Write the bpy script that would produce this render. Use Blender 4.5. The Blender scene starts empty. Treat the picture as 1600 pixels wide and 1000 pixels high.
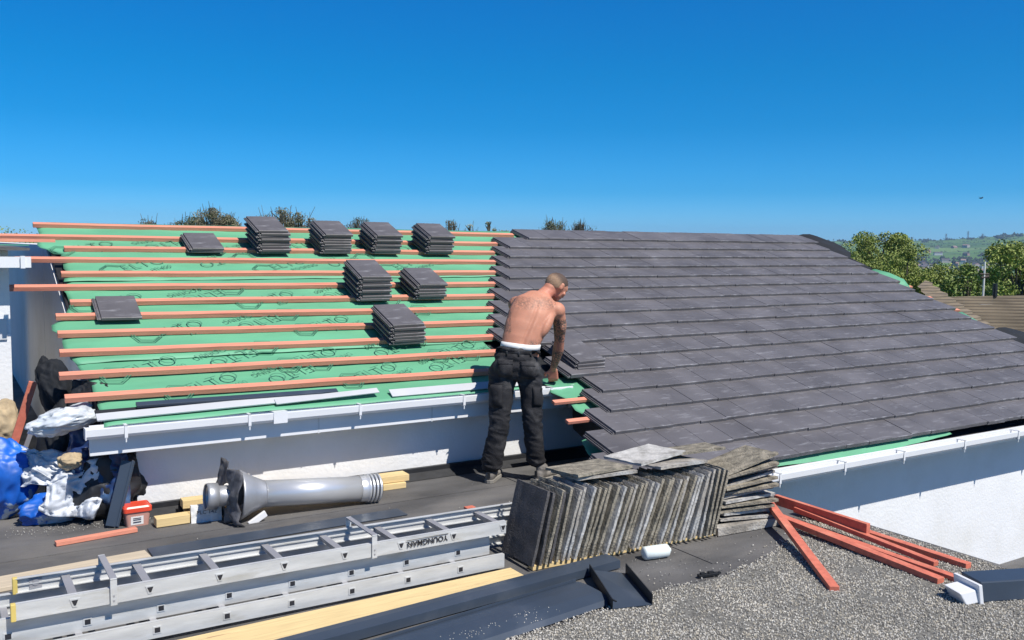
import bpy, bmesh, math, random
from mathutils import Vector, Matrix, noise, Euler
R = math.radians
C = bpy.context.scene
col = C.collection
rnd = random.Random(7)

# ---------------------------------------------------------------- camera, sky, sun, exposure
# world axes: X runs along the ridge of the roof, Y up the slope (away from the viewer), Z up; z=0 is the flat roof
CAMH = 1.90
cam = bpy.data.cameras.new('camera'); co = bpy.data.objects.new('camera', cam); col.objects.link(co)
cam.sensor_width = 36; cam.lens = 1430.7/1600*36; cam.clip_start = .05; cam.clip_end = 20000
co.matrix_world = Matrix.Translation((0, 0, CAMH)) @ Matrix.Rotation(R(-(90-57.796)), 4, 'Z') @ Matrix.Rotation(R(90-4.654), 4, 'X') @ Matrix.Rotation(R(.599), 4, 'Z')
C.camera = co
SUN = Vector((-.30, 1, -1.42)).normalized()          # the way the light travels
w = bpy.data.worlds.new('World'); C.world = w; w.use_nodes = True
nt = w.node_tree; bg = nt.nodes['Background']
sky = nt.nodes.new('ShaderNodeTexSky'); sky.sky_type = 'NISHITA'; sky.sun_disc = False
sky.sun_elevation = math.asin(-SUN.z); sky.sun_rotation = math.atan2(-SUN.x, -SUN.y)
sky.altitude = 200; sky.air_density = 1.0; sky.dust_density = .25; sky.ozone_density = 3.5
# the sky's colour is pulled towards blue, most of all low down
wtc = nt.nodes.new('ShaderNodeTexCoord'); wsx = nt.nodes.new('ShaderNodeSeparateXYZ'); nt.links.new(wtc.outputs['Generated'], wsx.inputs[0])
wr = nt.nodes.new('ShaderNodeValToRGB'); we = wr.color_ramp.elements
we[0].position = 0; we[0].color = (.46, .95, 1.75, 1); we[1].position = .6; we[1].color = (.26, .48, .80, 1)  # the upper sky, out of view, is dimmed to lower the ambient light
for p_, c_ in ((.025, (.32, .88, 1.62, 1)), (.058, (.11, .66, 1.28, 1)), (.125, (.02, .57, 1.06, 1)), (.18, (.0, .58, 1.04, 1)), (.25, (.0, .58, 1.10, 1)), (.34, (.08, .62, 1.1, 1))): q_ = we.new(p_); q_.color = c_
nt.links.new(wsx.outputs[2], wr.inputs[0])
hs = nt.nodes.new('ShaderNodeMix'); hs.data_type = 'RGBA'; hs.blend_type = 'MULTIPLY'; hs.inputs[0].default_value = 1
nt.links.new(sky.outputs[0], hs.inputs[6]); nt.links.new(wr.outputs[0], hs.inputs[7])
nt.links.new(hs.outputs[2], bg.inputs[0]); bg.inputs[1].default_value = .085
sl = bpy.data.lights.new('sun', 'SUN'); so = bpy.data.objects.new('sun', sl); col.objects.link(so)
sl.energy = 4.7; sl.angle = R(.53); sl.color = (1, .95, .87)
so.rotation_euler = SUN.to_track_quat('-Z', 'Y').to_euler()
C.view_settings.view_transform = 'Standard'; C.view_settings.look = 'None'; C.view_settings.exposure = .35

# ---------------------------------------------------------------- helpers
def tag(o, label=None, cat=None, group=None, kind=None):
    if label: o['label'] = label
    if cat: o['category'] = cat
    if group: o['group'] = group
    if kind: o['kind'] = kind
    return o
def empty(name, loc, rz=0, label=None, cat=None, group=None):
    o = bpy.data.objects.new(name, None); col.objects.link(o); o.empty_display_size = .1
    o.location = loc; o.rotation_euler = (0, 0, rz)
    return tag(o, label, cat, group)
def ordinal(i):
    return ['topmost', 'second', 'third', 'fourth', 'fifth', 'sixth', 'seventh', 'eighth', 'ninth', 'tenth', 'eleventh', 'twelfth', 'thirteenth', 'fourteenth'][i]

def srgb(h):
    v = [int(h[i:i+2], 16)/255 for i in (0, 2, 4)]
    return tuple((x/12.92 if x <= .04045 else ((x+.055)/1.055)**2.4) for x in v)
def material(name, base, rough=.6, metal=0, var=.15, vscale=4, bump=0, bscale=40, spec=.5, alt=None, stretch=(1, 1, 1), altscale=2, altlo=.5, althi=.7, trans=0, altdetail=6, coat=0):
    m = bpy.data.materials.new(name); m.use_nodes = True
    t = m.node_tree; b = t.nodes['Principled BSDF']; L = t.links
    b.inputs['Roughness'].default_value = rough; b.inputs['Metallic'].default_value = metal
    b.inputs['Specular IOR Level'].default_value = spec
    if trans: b.inputs['Transmission Weight'].default_value = trans
    if coat: b.inputs['Coat Weight'].default_value = coat
    tc = t.nodes.new('ShaderNodeTexCoord'); mp = t.nodes.new('ShaderNodeMapping'); mp.inputs['Scale'].default_value = stretch
    L.new(tc.outputs['Object'], mp.inputs[0])
    n1 = t.nodes.new('ShaderNodeTexNoise'); n1.inputs['Scale'].default_value = vscale; n1.inputs['Detail'].default_value = 5
    L.new(mp.outputs[0], n1.inputs['Vector'])
    mx = t.nodes.new('ShaderNodeMix'); mx.data_type = 'RGBA'
    lo = tuple(max(0, c*(1-var)) for c in base[:3])+(1,); hi = tuple(min(1, c*(1+var)) for c in base[:3])+(1,)
    mx.inputs[6].default_value = lo; mx.inputs[7].default_value = hi
    rp_ = t.nodes.new('ShaderNodeMapRange'); rp_.inputs[1].default_value = .3; rp_.inputs[2].default_value = .7
    L.new(n1.outputs[0], rp_.inputs[0]); L.new(rp_.outputs[0], mx.inputs[0])
    out = mx.outputs[2]
    if alt:
        n2 = t.nodes.new('ShaderNodeTexNoise'); n2.inputs['Scale'].default_value = altscale; n2.inputs['Detail'].default_value = altdetail; n2.inputs['Roughness'].default_value = .6
        L.new(mp.outputs[0], n2.inputs['Vector'])
        mr = t.nodes.new('ShaderNodeMapRange'); mr.inputs[1].default_value = altlo; mr.inputs[2].default_value = althi
        L.new(n2.outputs[0], mr.inputs[0])
        m2 = t.nodes.new('ShaderNodeMix'); m2.data_type = 'RGBA'; m2.inputs[7].default_value = tuple(alt[:3])+(1,)
        L.new(mr.outputs[0], m2.inputs[0]); L.new(out, m2.inputs[6]); out = m2.outputs[2]
    L.new(out, b.inputs['Base Color'])
    if bump:
        n3 = t.nodes.new('ShaderNodeTexNoise'); n3.inputs['Scale'].default_value = bscale; n3.inputs['Detail'].default_value = 4
        L.new(mp.outputs[0], n3.inputs['Vector'])
        bp = t.nodes.new('ShaderNodeBump'); bp.inputs['Strength'].default_value = bump; bp.inputs['Distance'].default_value = .01
        L.new(n3.outputs[0], bp.inputs['Height']); L.new(bp.outputs[0], b.inputs['Normal'])
    return m
def basecolor_socket(m):
    b = m.node_tree.nodes['Principled BSDF']
    return b.inputs['Base Color'].links[0].from_socket, b.inputs['Base Color']

class MB:
    def __init__(s): s.v = []; s.f = []
    def add(s, vs, fs):
        k = len(s.v); s.v += [tuple(x) for x in vs]; s.f += [tuple(i+k for i in f) for f in fs]; return s
    def box(s, c, d, M=None, taper=0):
        c = Vector(c); h = [x/2 for x in d]; vs = []
        for z in (-1, 1):
            for x, y in ((-1, -1), (1, -1), (1, 1), (-1, 1)):
                q = 1-taper*(z+1)/2
                p = Vector((x*h[0]*q, y*h[1]*q, z*h[2]))
                if M is not None: p = M @ p
                vs.append(p+c)
        return s.add(vs, [(3, 2, 1, 0), (4, 5, 6, 7), (0, 1, 5, 4), (1, 2, 6, 5), (2, 3, 7, 6), (3, 0, 4, 7)])
    def bx(s, x0, x1, y0, y1, z0, z1): return s.box(((x0+x1)/2, (y0+y1)/2, (z0+z1)/2), (abs(x1-x0), abs(y1-y0), abs(z1-z0)))
    def beam(s, p0, p1, w, h, up=(0, 0, 1), sub=1, wob=0):
        p0 = Vector(p0); p1 = Vector(p1); d = (p1-p0).normalized(); up = Vector(up); sd = d.cross(up).normalized(); u2 = sd.cross(d).normalized()
        vs = []; fs = []
        for i in range(sub+1):
            p = p0.lerp(p1, i/sub)+u2*(wob*math.sin(i*1.7+p0.x*3+p0.y*7) if 0 < i < sub else 0)
            for a, b in ((-1, -1), (1, -1), (1, 1), (-1, 1)): vs.append(p+sd*a*w/2+u2*b*h/2)
        for i in range(sub):
            for j in range(4):
                a = i*4+j; b = i*4+(j+1) % 4; fs.append((a, b, b+4, a+4))
        fs.append((3, 2, 1, 0)); n = sub*4; fs.append((n, n+1, n+2, n+3))
        return s.add(vs, fs)
    def tube(s, pts, r, seg=12, cap=True):
        pts = [Vector(p) for p in pts]; rs = r if hasattr(r, '__len__') else [r]*len(pts); vs = []; fs = []
        prev = None
        for i, p in enumerate(pts):
            d = (pts[min(i+1, len(pts)-1)]-pts[max(i-1, 0)])
            if d.length < 1e-9: d = Vector((1, 0, 0))
            d.normalize()
            if prev is None: a = d.cross(Vector((0, 0, 1)));  a = a if a.length > .05 else d.cross(Vector((0, 1, 0)))
            else: a = prev-d*prev.dot(d)
            a.normalize(); prev = a; b = d.cross(a)
            for j in range(seg):
                t = 2*math.pi*j/seg; vs.append(p+(a*math.cos(t)+b*math.sin(t))*rs[i])
        for i in range(len(pts)-1):
            for j in range(seg): fs.append((i*seg+j, i*seg+(j+1) % seg, (i+1)*seg+(j+1) % seg, (i+1)*seg+j))
        if cap: fs.append(tuple(range(seg))[::-1]); fs.append(tuple((len(pts)-1)*seg+j for j in range(seg)))
        return s.add(vs, fs)
    def prism(s, poly, d):   # polygon (list of 3D points) extruded by vector d
        poly = [Vector(p) for p in poly]; d = Vector(d); n = len(poly)
        vs = poly+[p+d for p in poly]
        return s.add(vs, [tuple(range(n))[::-1], tuple(range(n, 2*n))]+[(i, (i+1) % n, (i+1) % n+n, i+n) for i in range(n)])
    def build(s, name, mat, parent=None, loc=None, smooth=False, bevel=0, recalc=True, local=False):
        me = bpy.data.meshes.new(name)
        off = Vector((0, 0, 0))
        if parent is not None and not local: off = wloc(parent)
        elif parent is None:
            if loc is None:
                xs = [v[0] for v in s.v]; ys = [v[1] for v in s.v]; zs = [v[2] for v in s.v]
                off = Vector(((min(xs)+max(xs))/2, (min(ys)+max(ys))/2, min(zs)))
            else: off = Vector(loc)
        me.from_pydata([(v[0]-off.x, v[1]-off.y, v[2]-off.z) for v in s.v], [], s.f); me.update()
        if recalc:
            b = bmesh.new(); b.from_mesh(me); bmesh.ops.recalc_face_normals(b, faces=b.faces); b.to_mesh(me); b.free()
        for m in (mat if isinstance(mat, (list, tuple)) else [mat]): me.materials.append(m)
        if smooth:
            for p in me.polygons: p.use_smooth = True
        o = bpy.data.objects.new(name, me); col.objects.link(o)
        if parent is not None: o.parent = parent
        else: o.location = off
        if bevel:
            q = o.modifiers.new('bevel', 'BEVEL'); q.width = bevel; q.segments = 2; q.limit_method = 'ANGLE'; q.angle_limit = R(40)
        return o
def wloc(o):
    l = Vector(o.location)
    while o.parent: o = o.parent; l += Vector(o.location)
    return l

# roof plane: distance s down the slope from the ridge, h above the deck
RP = R(20.84); N0 = 9.95; Z0 = 2.043; cR, sR = math.cos(RP), math.sin(RP)
def RF(u, s, h=0): return Vector((u, N0-s*cR-h*sR, Z0-s*sR+h*cR))

# ---------------------------------------------------------------- materials
M = {}
M['felt'] = material('roof_felt', (.088, .086, .086), .8, var=.4, vscale=2.1, bump=.5, bscale=60, alt=(.17, .16, .148), altscale=1.5, altlo=.47, althi=.78, stretch=(.7, 1.5, 1))
M['felt_dark'] = material('felt_dark', (.016, .017, .020), .55, var=.3, vscale=6, bump=.3, bscale=30)
M['gravel_bed'] = material('gravel_bed', (.17, .165, .15), .95, var=.5, vscale=60, bump=1, bscale=160)
M['white'] = material('white_plastic', (.72, .73, .75), .28, var=.03)
M['whitewall'] = material('white_render', (.73, .735, .74), .85, var=.04, vscale=2, bump=.35, bscale=38, alt=(.62, .61, .575), altscale=1.3, altlo=.5, althi=.85)
M['cladding'] = material('white_cladding', (.60, .61, .62), .6, var=.04, vscale=2)
M['wood_red'] = material('treated_batten', (.66, .255, .17), .75, var=.14, vscale=3, stretch=(1.2, 26, 26), bump=.25, bscale=30, alt=(.48, .14, .10), altscale=.9, altlo=.55, althi=.75)
M['wood_red_dark'] = material('red_dyed_batten', (.56, .155, .10), .75, var=.16, vscale=3, stretch=(8, 8, 8), bump=.25, bscale=30, alt=(.66, .26, .17), altscale=.6, altlo=.5, althi=.75)
M['wood_yellow'] = material('pine', (.66, .50, .25), .7, var=.12, vscale=3, stretch=(1.5, 22, 22), bump=.2, bscale=20, alt=(.34, .17, .10), altscale=1.1, altlo=.66, althi=.70)
M['wood_pale'] = material('pale_board', (.50, .42, .31), .75, var=.12, vscale=3, stretch=(1.5, 22, 22))
M['alu'] = material('aluminium', (.56, .57, .57), .50, .2, var=.12, vscale=5, stretch=(1, 6, 6), bump=.08, bscale=30, alt=(.42, .41, .37), altscale=3, altlo=.55, althi=.75)
M['alu_dull'] = material('aluminium_dull', (.34, .34, .36), .5, .3, var=.1)
M['steel'] = material('flue_steel', (.66, .67, .68), .32, .55, var=.06, vscale=3, bump=.04, bscale=12)
M['steel_grey'] = material('galvanised', (.42, .43, .45), .45, .6, var=.15, vscale=8)
M['black'] = material('black_plastic', (.012, .013, .015), .45, var=.2)
M['dark_blue'] = material('anthracite_plastic', (.040, .055, .080), .38, var=.12, vscale=3, alt=(.075, .09, .115), altscale=3, altlo=.55, althi=.8)
M['lead'] = material('lead_sheet', (.10, .10, .11), .6, .1, var=.4, vscale=14, bump=.6, bscale=25, alt=(.22, .22, .22), altscale=6)
M['cap'] = material('yellow_cap', (.62, .48, .14), .5)
M['red_lid'] = material('red_lid', (.66, .07, .035), .35, var=.06)
M['tub'] = material('tub_body', (.50, .27, .22), .4, var=.1)
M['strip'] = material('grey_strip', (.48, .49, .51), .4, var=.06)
M['cloth_black'] = material('torn_black_felt', (.007, .009, .013), .85, var=.4, bump=.4, bscale=40)
M['label'] = material('paper_label', (.74, .74, .72), .7, var=.05)
M['ink'] = material('ink', (.02, .02, .025), .6)
M['bottle'] = material('milky_plastic', (.70, .76, .74), .35, var=.04)
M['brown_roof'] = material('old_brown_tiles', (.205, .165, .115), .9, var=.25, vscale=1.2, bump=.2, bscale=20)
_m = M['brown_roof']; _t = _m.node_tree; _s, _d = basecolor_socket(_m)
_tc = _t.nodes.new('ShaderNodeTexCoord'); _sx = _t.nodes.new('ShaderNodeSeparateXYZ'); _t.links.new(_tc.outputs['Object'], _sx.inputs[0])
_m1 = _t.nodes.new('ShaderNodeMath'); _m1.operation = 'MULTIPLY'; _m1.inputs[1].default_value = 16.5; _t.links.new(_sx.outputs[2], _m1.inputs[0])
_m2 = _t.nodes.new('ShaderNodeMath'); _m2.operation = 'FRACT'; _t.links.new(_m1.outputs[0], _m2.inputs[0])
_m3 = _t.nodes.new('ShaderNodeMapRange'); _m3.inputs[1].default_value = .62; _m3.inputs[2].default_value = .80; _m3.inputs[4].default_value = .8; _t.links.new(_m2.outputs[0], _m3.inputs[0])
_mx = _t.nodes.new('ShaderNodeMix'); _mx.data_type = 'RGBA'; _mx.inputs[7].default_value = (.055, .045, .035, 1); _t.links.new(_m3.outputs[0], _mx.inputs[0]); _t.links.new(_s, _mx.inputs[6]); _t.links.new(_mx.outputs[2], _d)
M['far_wall'] = material('pale_wall', (.62, .62, .60), .8, var=.04)
M['glass'] = material('window_glass', (.03, .04, .05), .08, var=.1)
M['bark'] = material('bark', (.06, .05, .04), .9, var=.3, vscale=6)
M['blue_sack'] = material('blue_plastic', (.010, .11, .50), .45, var=.45, vscale=5, alt=(.42, .50, .60), altscale=2.6, altlo=.54, althi=.56)
M['white_sack'] = material('white_plastic_sheet', (.55, .58, .63), .4, var=.15, vscale=7, alt=(.30, .34, .42), altscale=5, altlo=.55, althi=.62)
M['navy'] = material('navy_tarpaulin', (.016, .035, .12), .35, var=.5, vscale=5, alt=(.05, .10, .20), altscale=3, altlo=.5, althi=.6)
M['clear'] = material('clear_plastic_film', (.50, .54, .58), .22, var=.2, vscale=9, alt=(.72, .75, .78), altscale=6)
M['stone'] = material('sandstone', (.42, .33, .21), .95, var=.35, vscale=10, bump=1, bscale=18, alt=(.16, .12, .08), altscale=5, altlo=.55, althi=.7)
M['brick_dust'] = material('rubble', (.22, .18, .13), .95, var=.4, vscale=30)

# tile: charcoal concrete with pale scuffs
def tile_material():
    m = material('concrete_tile', (.112, .106, .112), .5, var=.22, vscale=2.3, bump=.14, bscale=90, spec=.45)
    t = m.node_tree; L = t.links; src, dst = basecolor_socket(m)
    tc = t.nodes.new('ShaderNodeTexCoord'); mp = t.nodes.new('ShaderNodeMapping'); mp.inputs['Scale'].default_value = (3, 14, 14); mp.inputs['Rotation'].default_value = (0, 0, .25)
    L.new(tc.outputs['Object'], mp.inputs[0])
    n = t.nodes.new('ShaderNodeTexNoise'); n.inputs['Scale'].default_value = 1.5; n.inputs['Detail'].default_value = 8; n.inputs['Roughness'].default_value = .7
    L.new(mp.outputs[0], n.inputs[0])
    mr = t.nodes.new('ShaderNodeMapRange'); mr.inputs[1].default_value = .55; mr.inputs[2].default_value = .76; mr.inputs[4].default_value = .6
    L.new(n.outputs[0], mr.inputs[0])
    # a chalky rim along the front edges, held in the mesh as an attribute
    at = t.nodes.new('ShaderNodeAttribute'); at.attribute_name = 'rim'
    n2 = t.nodes.new('ShaderNodeTexNoise'); n2.inputs['Scale'].default_value = 9; n2.inputs['Detail'].default_value = 5; L.new(tc.outputs['Object'], n2.inputs[0])
    m2 = t.nodes.new('ShaderNodeMapRange'); m2.inputs[1].default_value = .50; m2.inputs[2].default_value = .72; L.new(n2.outputs[0], m2.inputs[0])
    mu = t.nodes.new('ShaderNodeMath'); mu.operation = 'MULTIPLY'; L.new(at.outputs['Fac'], mu.inputs[0]); L.new(m2.outputs[0], mu.inputs[1])
    ad = t.nodes.new('ShaderNodeMath'); ad.operation = 'ADD'; ad.use_clamp = True; L.new(mr.outputs[0], ad.inputs[0]); L.new(mu.outputs[0], ad.inputs[1])
    at2 = t.nodes.new('ShaderNodeAttribute'); at2.attribute_name = 'tone'
    br = t.nodes.new('ShaderNodeMix'); br.data_type = 'RGBA'; br.blend_type = 'MULTIPLY'; br.inputs[0].default_value = 1
    L.new(src, br.inputs[6]); L.new(at2.outputs['Color'], br.inputs[7])
    mx = t.nodes.new('ShaderNodeMix'); mx.data_type = 'RGBA'; mx.inputs[7].default_value = (.34, .34, .36, 1)
    L.new(br.outputs[2], mx.inputs[6]); L.new(ad.outputs[0], mx.inputs[0]); L.new(mx.outputs[2], dst)
    return m
M['tile'] = tile_material()
M['old_tile'] = material('old_tile', (.29, .27, .24), .95, var=.45, vscale=9, bump=.9, bscale=70, alt=(.42, .43, .43), altscale=5, altlo=.5, althi=.7)
M['old_tile_moss'] = material('old_tile_mossy', (.205, .185, .145), .95, var=.5, vscale=16, bump=1, bscale=90, alt=(.36, .32, .25), altscale=9, altlo=.5, althi=.65)
M['old_tile_pale'] = material('old_tile_pale', (.46, .45, .43), .9, var=.3, vscale=12, bump=.7, bscale=70, alt=(.16, .15, .13), altscale=7, altlo=.5, althi=.7)
M['old_tile_dark'] = material('old_tile_dark', (.075, .07, .07), .8, var=.3, vscale=9, bump=.6, bscale=80)

# ---------------------------------------------------------------- setting: ground, flat roof, gravel, hills
def terrain_h(x, y):
    r = math.hypot(x, y)
    if r < 30: return -1.42 if r < 16 else -1.42-1.5*(r-16)/14
    pts = [(30, -2.9), (60, -5), (150, -16), (500, -38), (1200, -52), (2100, -45), (2600, -20), (3300, 10), (4200, 42), (5200, 40), (12000, 20)]
    for (a, za), (b, zb) in zip(pts, pts[1:]):
        if r <= b: z = za+(zb-za)*(r-a)/(b-a); break
    else: z = 60
    ang = math.degrees(math.atan2(x, y))   # from +Y towards +X
    if r > 1800:
        k = min(1, (r-1800)/1600)
        z += k*(14*noise.noise(Vector((x/900, y/900, 3)))+6*noise.noise(Vector((x/250, y/250, 9))))
        z += k*40*max(0, min(1, (ang-57.8)/5))**1.2            # the hill that climbs at the right
        z -= k*25*max(0, min(1, (54-ang)/20))
    return z
b = MB(); rs = [0, 8, 16, 22, 30, 45, 60, 90, 150, 250, 400, 600, 900, 1200, 1500, 1800, 2000, 2200, 2400, 2600, 2800, 3000, 3300, 3600, 3900, 4200, 4500, 5200, 6500, 9000, 12000]
NA = 240
vs = [(0, 0, -1.42)]; fs = []
for i, r_ in enumerate(rs[1:]):
    for j in range(NA):
        a = 2*math.pi*j/NA; x = r_*math.sin(a); y = r_*math.cos(a); vs.append((x, y, terrain_h(x, y)))
for j in range(NA): fs.append((0, 1+(j+1) % NA, 1+j))
for i in range(len(rs)-2):
    for j in range(NA):
        a = 1+i*NA+j; c = 1+i*NA+(j+1) % NA; fs.append((a, c, c+NA, a+NA))
b.add(vs, fs)
mt = material('fields', (.075, .115, .030), .95, var=.3, vscale=.004)
t = mt.node_tree; L = t.links; src, dst = basecolor_socket(mt)
tc = t.nodes.new('ShaderNodeTexCoord')
vo = t.nodes.new('ShaderNodeTexVoronoi'); vo.inputs['Scale'].default_value = .0045; L.new(tc.outputs['Object'], vo.inputs[0])
vr = t.nodes.new('ShaderNodeValToRGB'); e = vr.color_ramp.elements; e[0].position = 0; e[0].color = (.10, .19, .035, 1); e[1].position = 1; e[1].color = (.16, .20, .07, 1)
x_ = e.new(.45); x_.color = (.06, .13, .03, 1); x_ = e.new(.7); x_.color = (.12, .23, .05, 1)
sc = t.nodes.new('ShaderNodeSeparateColor'); L.new(vo.outputs['Color'], sc.inputs[0]); L.new(sc.outputs[0], vr.inputs[0])
vd = t.nodes.new('ShaderNodeTexVoronoi'); vd.feature = 'DISTANCE_TO_EDGE'; vd.inputs['Scale'].default_value = .0045; L.new(tc.outputs['Object'], vd.inputs[0])
md = t.nodes.new('ShaderNodeMapRange'); md.inputs[1].default_value = .0; md.inputs[2].default_value = .05; L.new(vd.outputs[0], md.inputs[0])
mm = t.nodes.new('ShaderNodeMix'); mm.data_type = 'RGBA'; mm.inputs[6].default_value = (.03, .04, .02, 1); L.new(md.outputs[0], mm.inputs[0]); L.new(vr.outputs[0], mm.inputs[7])
L.new(mm.outputs[2], dst)
o = b.build('ground', mt, loc=(0, 0, 0), recalc=False); tag(o, kind='structure')

b = MB(); b.bx(-7, 5.41, -5, 6.71, -.25, 0); b.bx(-7, 1.125, 6.71, 26, -.25, 0); o = b.build('flat_roof', M['felt'], loc=(0, 0, 0)); tag(o, kind='structure')  # the long rear strip is added to keep green ground bounce off the walls
b = MB(); b.bx(5.415, 16, -12, 5.195, -1.5, -1.385); o = b.build('lower_flat_roof', M['felt'], loc=(0, 0, 0)); tag(o, kind='structure')
# felt laps and the upstand along the wall foot
b = MB()
b.bx(1.10, 4.96, 6.60, 6.635, .0, .085); b.add([(1.10, 6.53, .004), (4.96, 6.53, .004), (4.96, 6.60, .05), (1.10, 6.60, .05)], [(0, 1, 2, 3)])
o = b.build('felt_upstand', M['felt_dark'], loc=(0, 0, 0)); tag(o, kind='structure')
# worn felt strip with a raised lap
b = MB(); b.bx(-6, 5.38, 5.02, 5.05, .0, .006); b.bx(-6, 5.38, 6.05, 6.07, 0, .005); b.bx(3.9, 3.94, 3.9, 6.5, 0, .0045)
o = b.build('felt_lap', M['felt'], loc=(0, 0, 0)); tag(o, kind='structure')

def gravel_edge(u):
    pts = [(-7, 3.5), (2.2, 3.62), (2.75, 3.68), (3.3, 3.74), (3.9, 3.74), (4.4, 3.86), (4.75, 4.02), (5.0, 4.18), (5.38, 4.34)]
    for (a, na), (c, nc) in zip(pts, pts[1:]):
        if u <= c: return na+(nc-na)*(u-a)/(c-a)+.035*noise.noise(Vector((u*6, 1, 0)))
    return 4.34
b = MB(); us = [-4+i*.12 for i in range(79)]
vs = []; 
for u in us: vs += [(min(u, 5.37), -1, .006), (min(u, 5.37), gravel_edge(min(u, 5.37))-.03, .006)]
fs = [(2*i, 2*i+2, 2*i+3, 2*i+1) for i in range(len(us)-1)]
b.add(vs, fs); o = b.build('gravel_bed', M['gravel_bed'], loc=(0, 0, 0)); tag(o, kind='structure')
def stones_mesh(name, pts, smin, smax, mats, label):
    vs = []; fs = []; mi = []
    for (x, y) in pts:
        s_ = rnd.uniform(smin, smax); e_ = Euler((rnd.random()*6, rnd.random()*6, rnd.random()*6)).to_matrix()
        k = len(vs); c = Vector((x, y, .007+s_*.35))
        for v in ((1, 0, 0), (-1, 0, 0), (0, 1.1, 0), (0, -.9, 0), (0, 0, .8), (0, 0, -.8)):
            vs.append(tuple(c+e_ @ (Vector(v)*s_*rnd.uniform(.8, 1.15))))
        fs += [(k+a, k+b_, k+c_) for a, b_, c_ in ((0, 2, 4), (2, 1, 4), (1, 3, 4), (3, 0, 4), (2, 0, 5), (1, 2, 5), (3, 1, 5), (0, 3, 5))]
        mi += [rnd.randrange(len(mats))]*8
    me = bpy.data.meshes.new(name); me.from_pydata(vs, [], fs)
    for m in mats: me.materials.append(m)
    me.polygons.foreach_set('material_index', mi); me.update()
    o = bpy.data.objects.new(name, me); col.objects.link(o); return o
gp = []
while len(gp) < 44000:
    u = rnd.uniform(1.9, 5.36); n = rnd.uniform(2.0, 4.4); e_ = gravel_edge(u)
    if noise.noise(Vector((u*3.1, n*3.1, 2)))+.5*noise.noise(Vector((u*9, n*9, 4))) < rnd.uniform(-.75, -.05): continue
    if n < e_ or rnd.random() < .10*math.exp(-(n-e_)/.07): gp.append((u, n))
gm = [material('chip_%s' % c, tuple(srgb(h)), .9, var=.15) for c, h in (('pale', 'c6c2b9'), ('grey', 'aaa7a0'), ('dark', '83807a'), ('buff', 'b5ad9d'))]
o = stones_mesh('gravel', gp, .0032, .0068, gm, ''); tag(o, 'pale grey stone chippings spread over the near right of the flat roof', 'gravel', kind='stuff')
deb = []
for i in range(350):
    a = rnd.random(); deb.append((.35+a*1.0+rnd.gauss(0, .05), 6.62-.12*a+rnd.gauss(0, .06)))
for i in range(160): deb.append((rnd.uniform(3.0, 4.9), rnd.uniform(3.9, 4.3)))
for i in range(60): deb.append((rnd.uniform(1, 4.5), rnd.uniform(4.9, 6.5)))
o = stones_mesh('debris', deb, .0015, .005, [gm[2], gm[1]], ''); tag(o, 'crumbs of mortar and grit scattered on the dark roof felt', 'debris', kind='stuff')

# ---------------------------------------------------------------- the bungalow being re-roofed
bung = empty('bungalow', (5, 6.71, 0), 0, 'white bungalow being re-roofed, charcoal tiles laid at right, bare green underlay at left', 'building')
b = MB()
b.prism([(1.13, 6.64, .0), (1.13, 7.42, 0), (1.13, 7.42, .985), (1.13, 6.64, .69)], (3.84, 0, 0))
b.prism([(.885, 7.421, .0), (.885, 13.2, 0), (.885, 13.2, .78), (.885, 9.95, 1.955), (.885, 7.421, .985)], (4.085, 0, 0))
b.prism([(4.97, 5.20, -1.42), (4.97, 14.7, -1.42), (4.97, 14.7, .2), (4.97, 9.95, 1.98), (4.97, 5.20, .17)], (6.45, 0, 0))
wall = b.build('wall', M['whitewall'], bung)
# fascias, soffits
b = MB(); b.bx(.81, 4.62, 6.43, 6.455, .50, .70); fa = b.build('fascia', M['white'], bung, bevel=.003)
b = MB(); b.bx(.83, 4.60, 6.456, 6.638, .505, .515); b.build('soffit', M['cladding'], bung)
b = MB(); b.bx(5.02, 11.6, 4.93, 4.955, .02, .15); b.build('fascia', M['white'], bung, bevel=.003)
b = MB(); b.bx(5.02, 11.6, 4.956, 5.198, .03, .04); b.build('soffit', M['cladding'], bung)
# white lower board on the wall foot (left part) and fascia joints
for u in (2.36, 3.30): b = MB(); b.bx(u, u+.012, 6.4285, 6.46, .497, .62); b.build('fascia_joint', M['cladding'], fa)
def gutter(u0, u1, nf, zt, name='gutter'):
    b = MB(); prof = [(nf+.075, zt), (nf+.072, zt), (nf+.070, zt-.055), (nf+.016, zt-.062), (nf+.006, zt-.045), (nf+.003, zt-.004), (nf-.002, zt+.002), (nf-.004, zt-.006), (nf-.001, zt-.050), (nf+.012, zt-.070), (nf+.078, zt-.064)]
    n = len(prof); segs = 10
    vs = [(u0+(u1-u0)*i/segs, p[0], p[1]) for i in range(segs+1) for p in prof]
    fs = [(i*n+j, i*n+(j+1) % n, (i+1)*n+(j+1) % n, (i+1)*n+j) for i in range(segs) for j in range(n)]
    b.add(vs, fs)
    b.bx(u0-.004, u0+.002, nf-.004, nf+.08, zt-.07, zt+.003); b.bx(u1-.002, u1+.004, nf-.004, nf+.08, zt-.07, zt+.003)
    return b.build(name, M['white'], bung)
def clips(g, us, nf, zt):
    for u in us:
        b = MB(); b.bx(u-.010, u+.010, nf-.009, nf-.004, zt-.075, zt+.006); b.bx(u-.010, u+.010, nf-.009, nf+.078, zt+.003, zt+.008); b.bx(u-.010, u+.010, nf-.006, nf+.078, zt-.080, zt-.0715)
        b.add([(u-.004, nf-.006, zt-.08), (u+.004, nf-.006, zt-.08), (u+.004, nf-.004, zt-.105), (u-.004, nf-.004, zt-.105)], [(0, 1, 2, 3)])
        b.build('clip', M['white'], g)
g = gutter(.78, 4.62, 6.345, .695); clips(g, (1.02, 1.83, 2.66, 3.55, 4.4), 6.345, .695)
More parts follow.
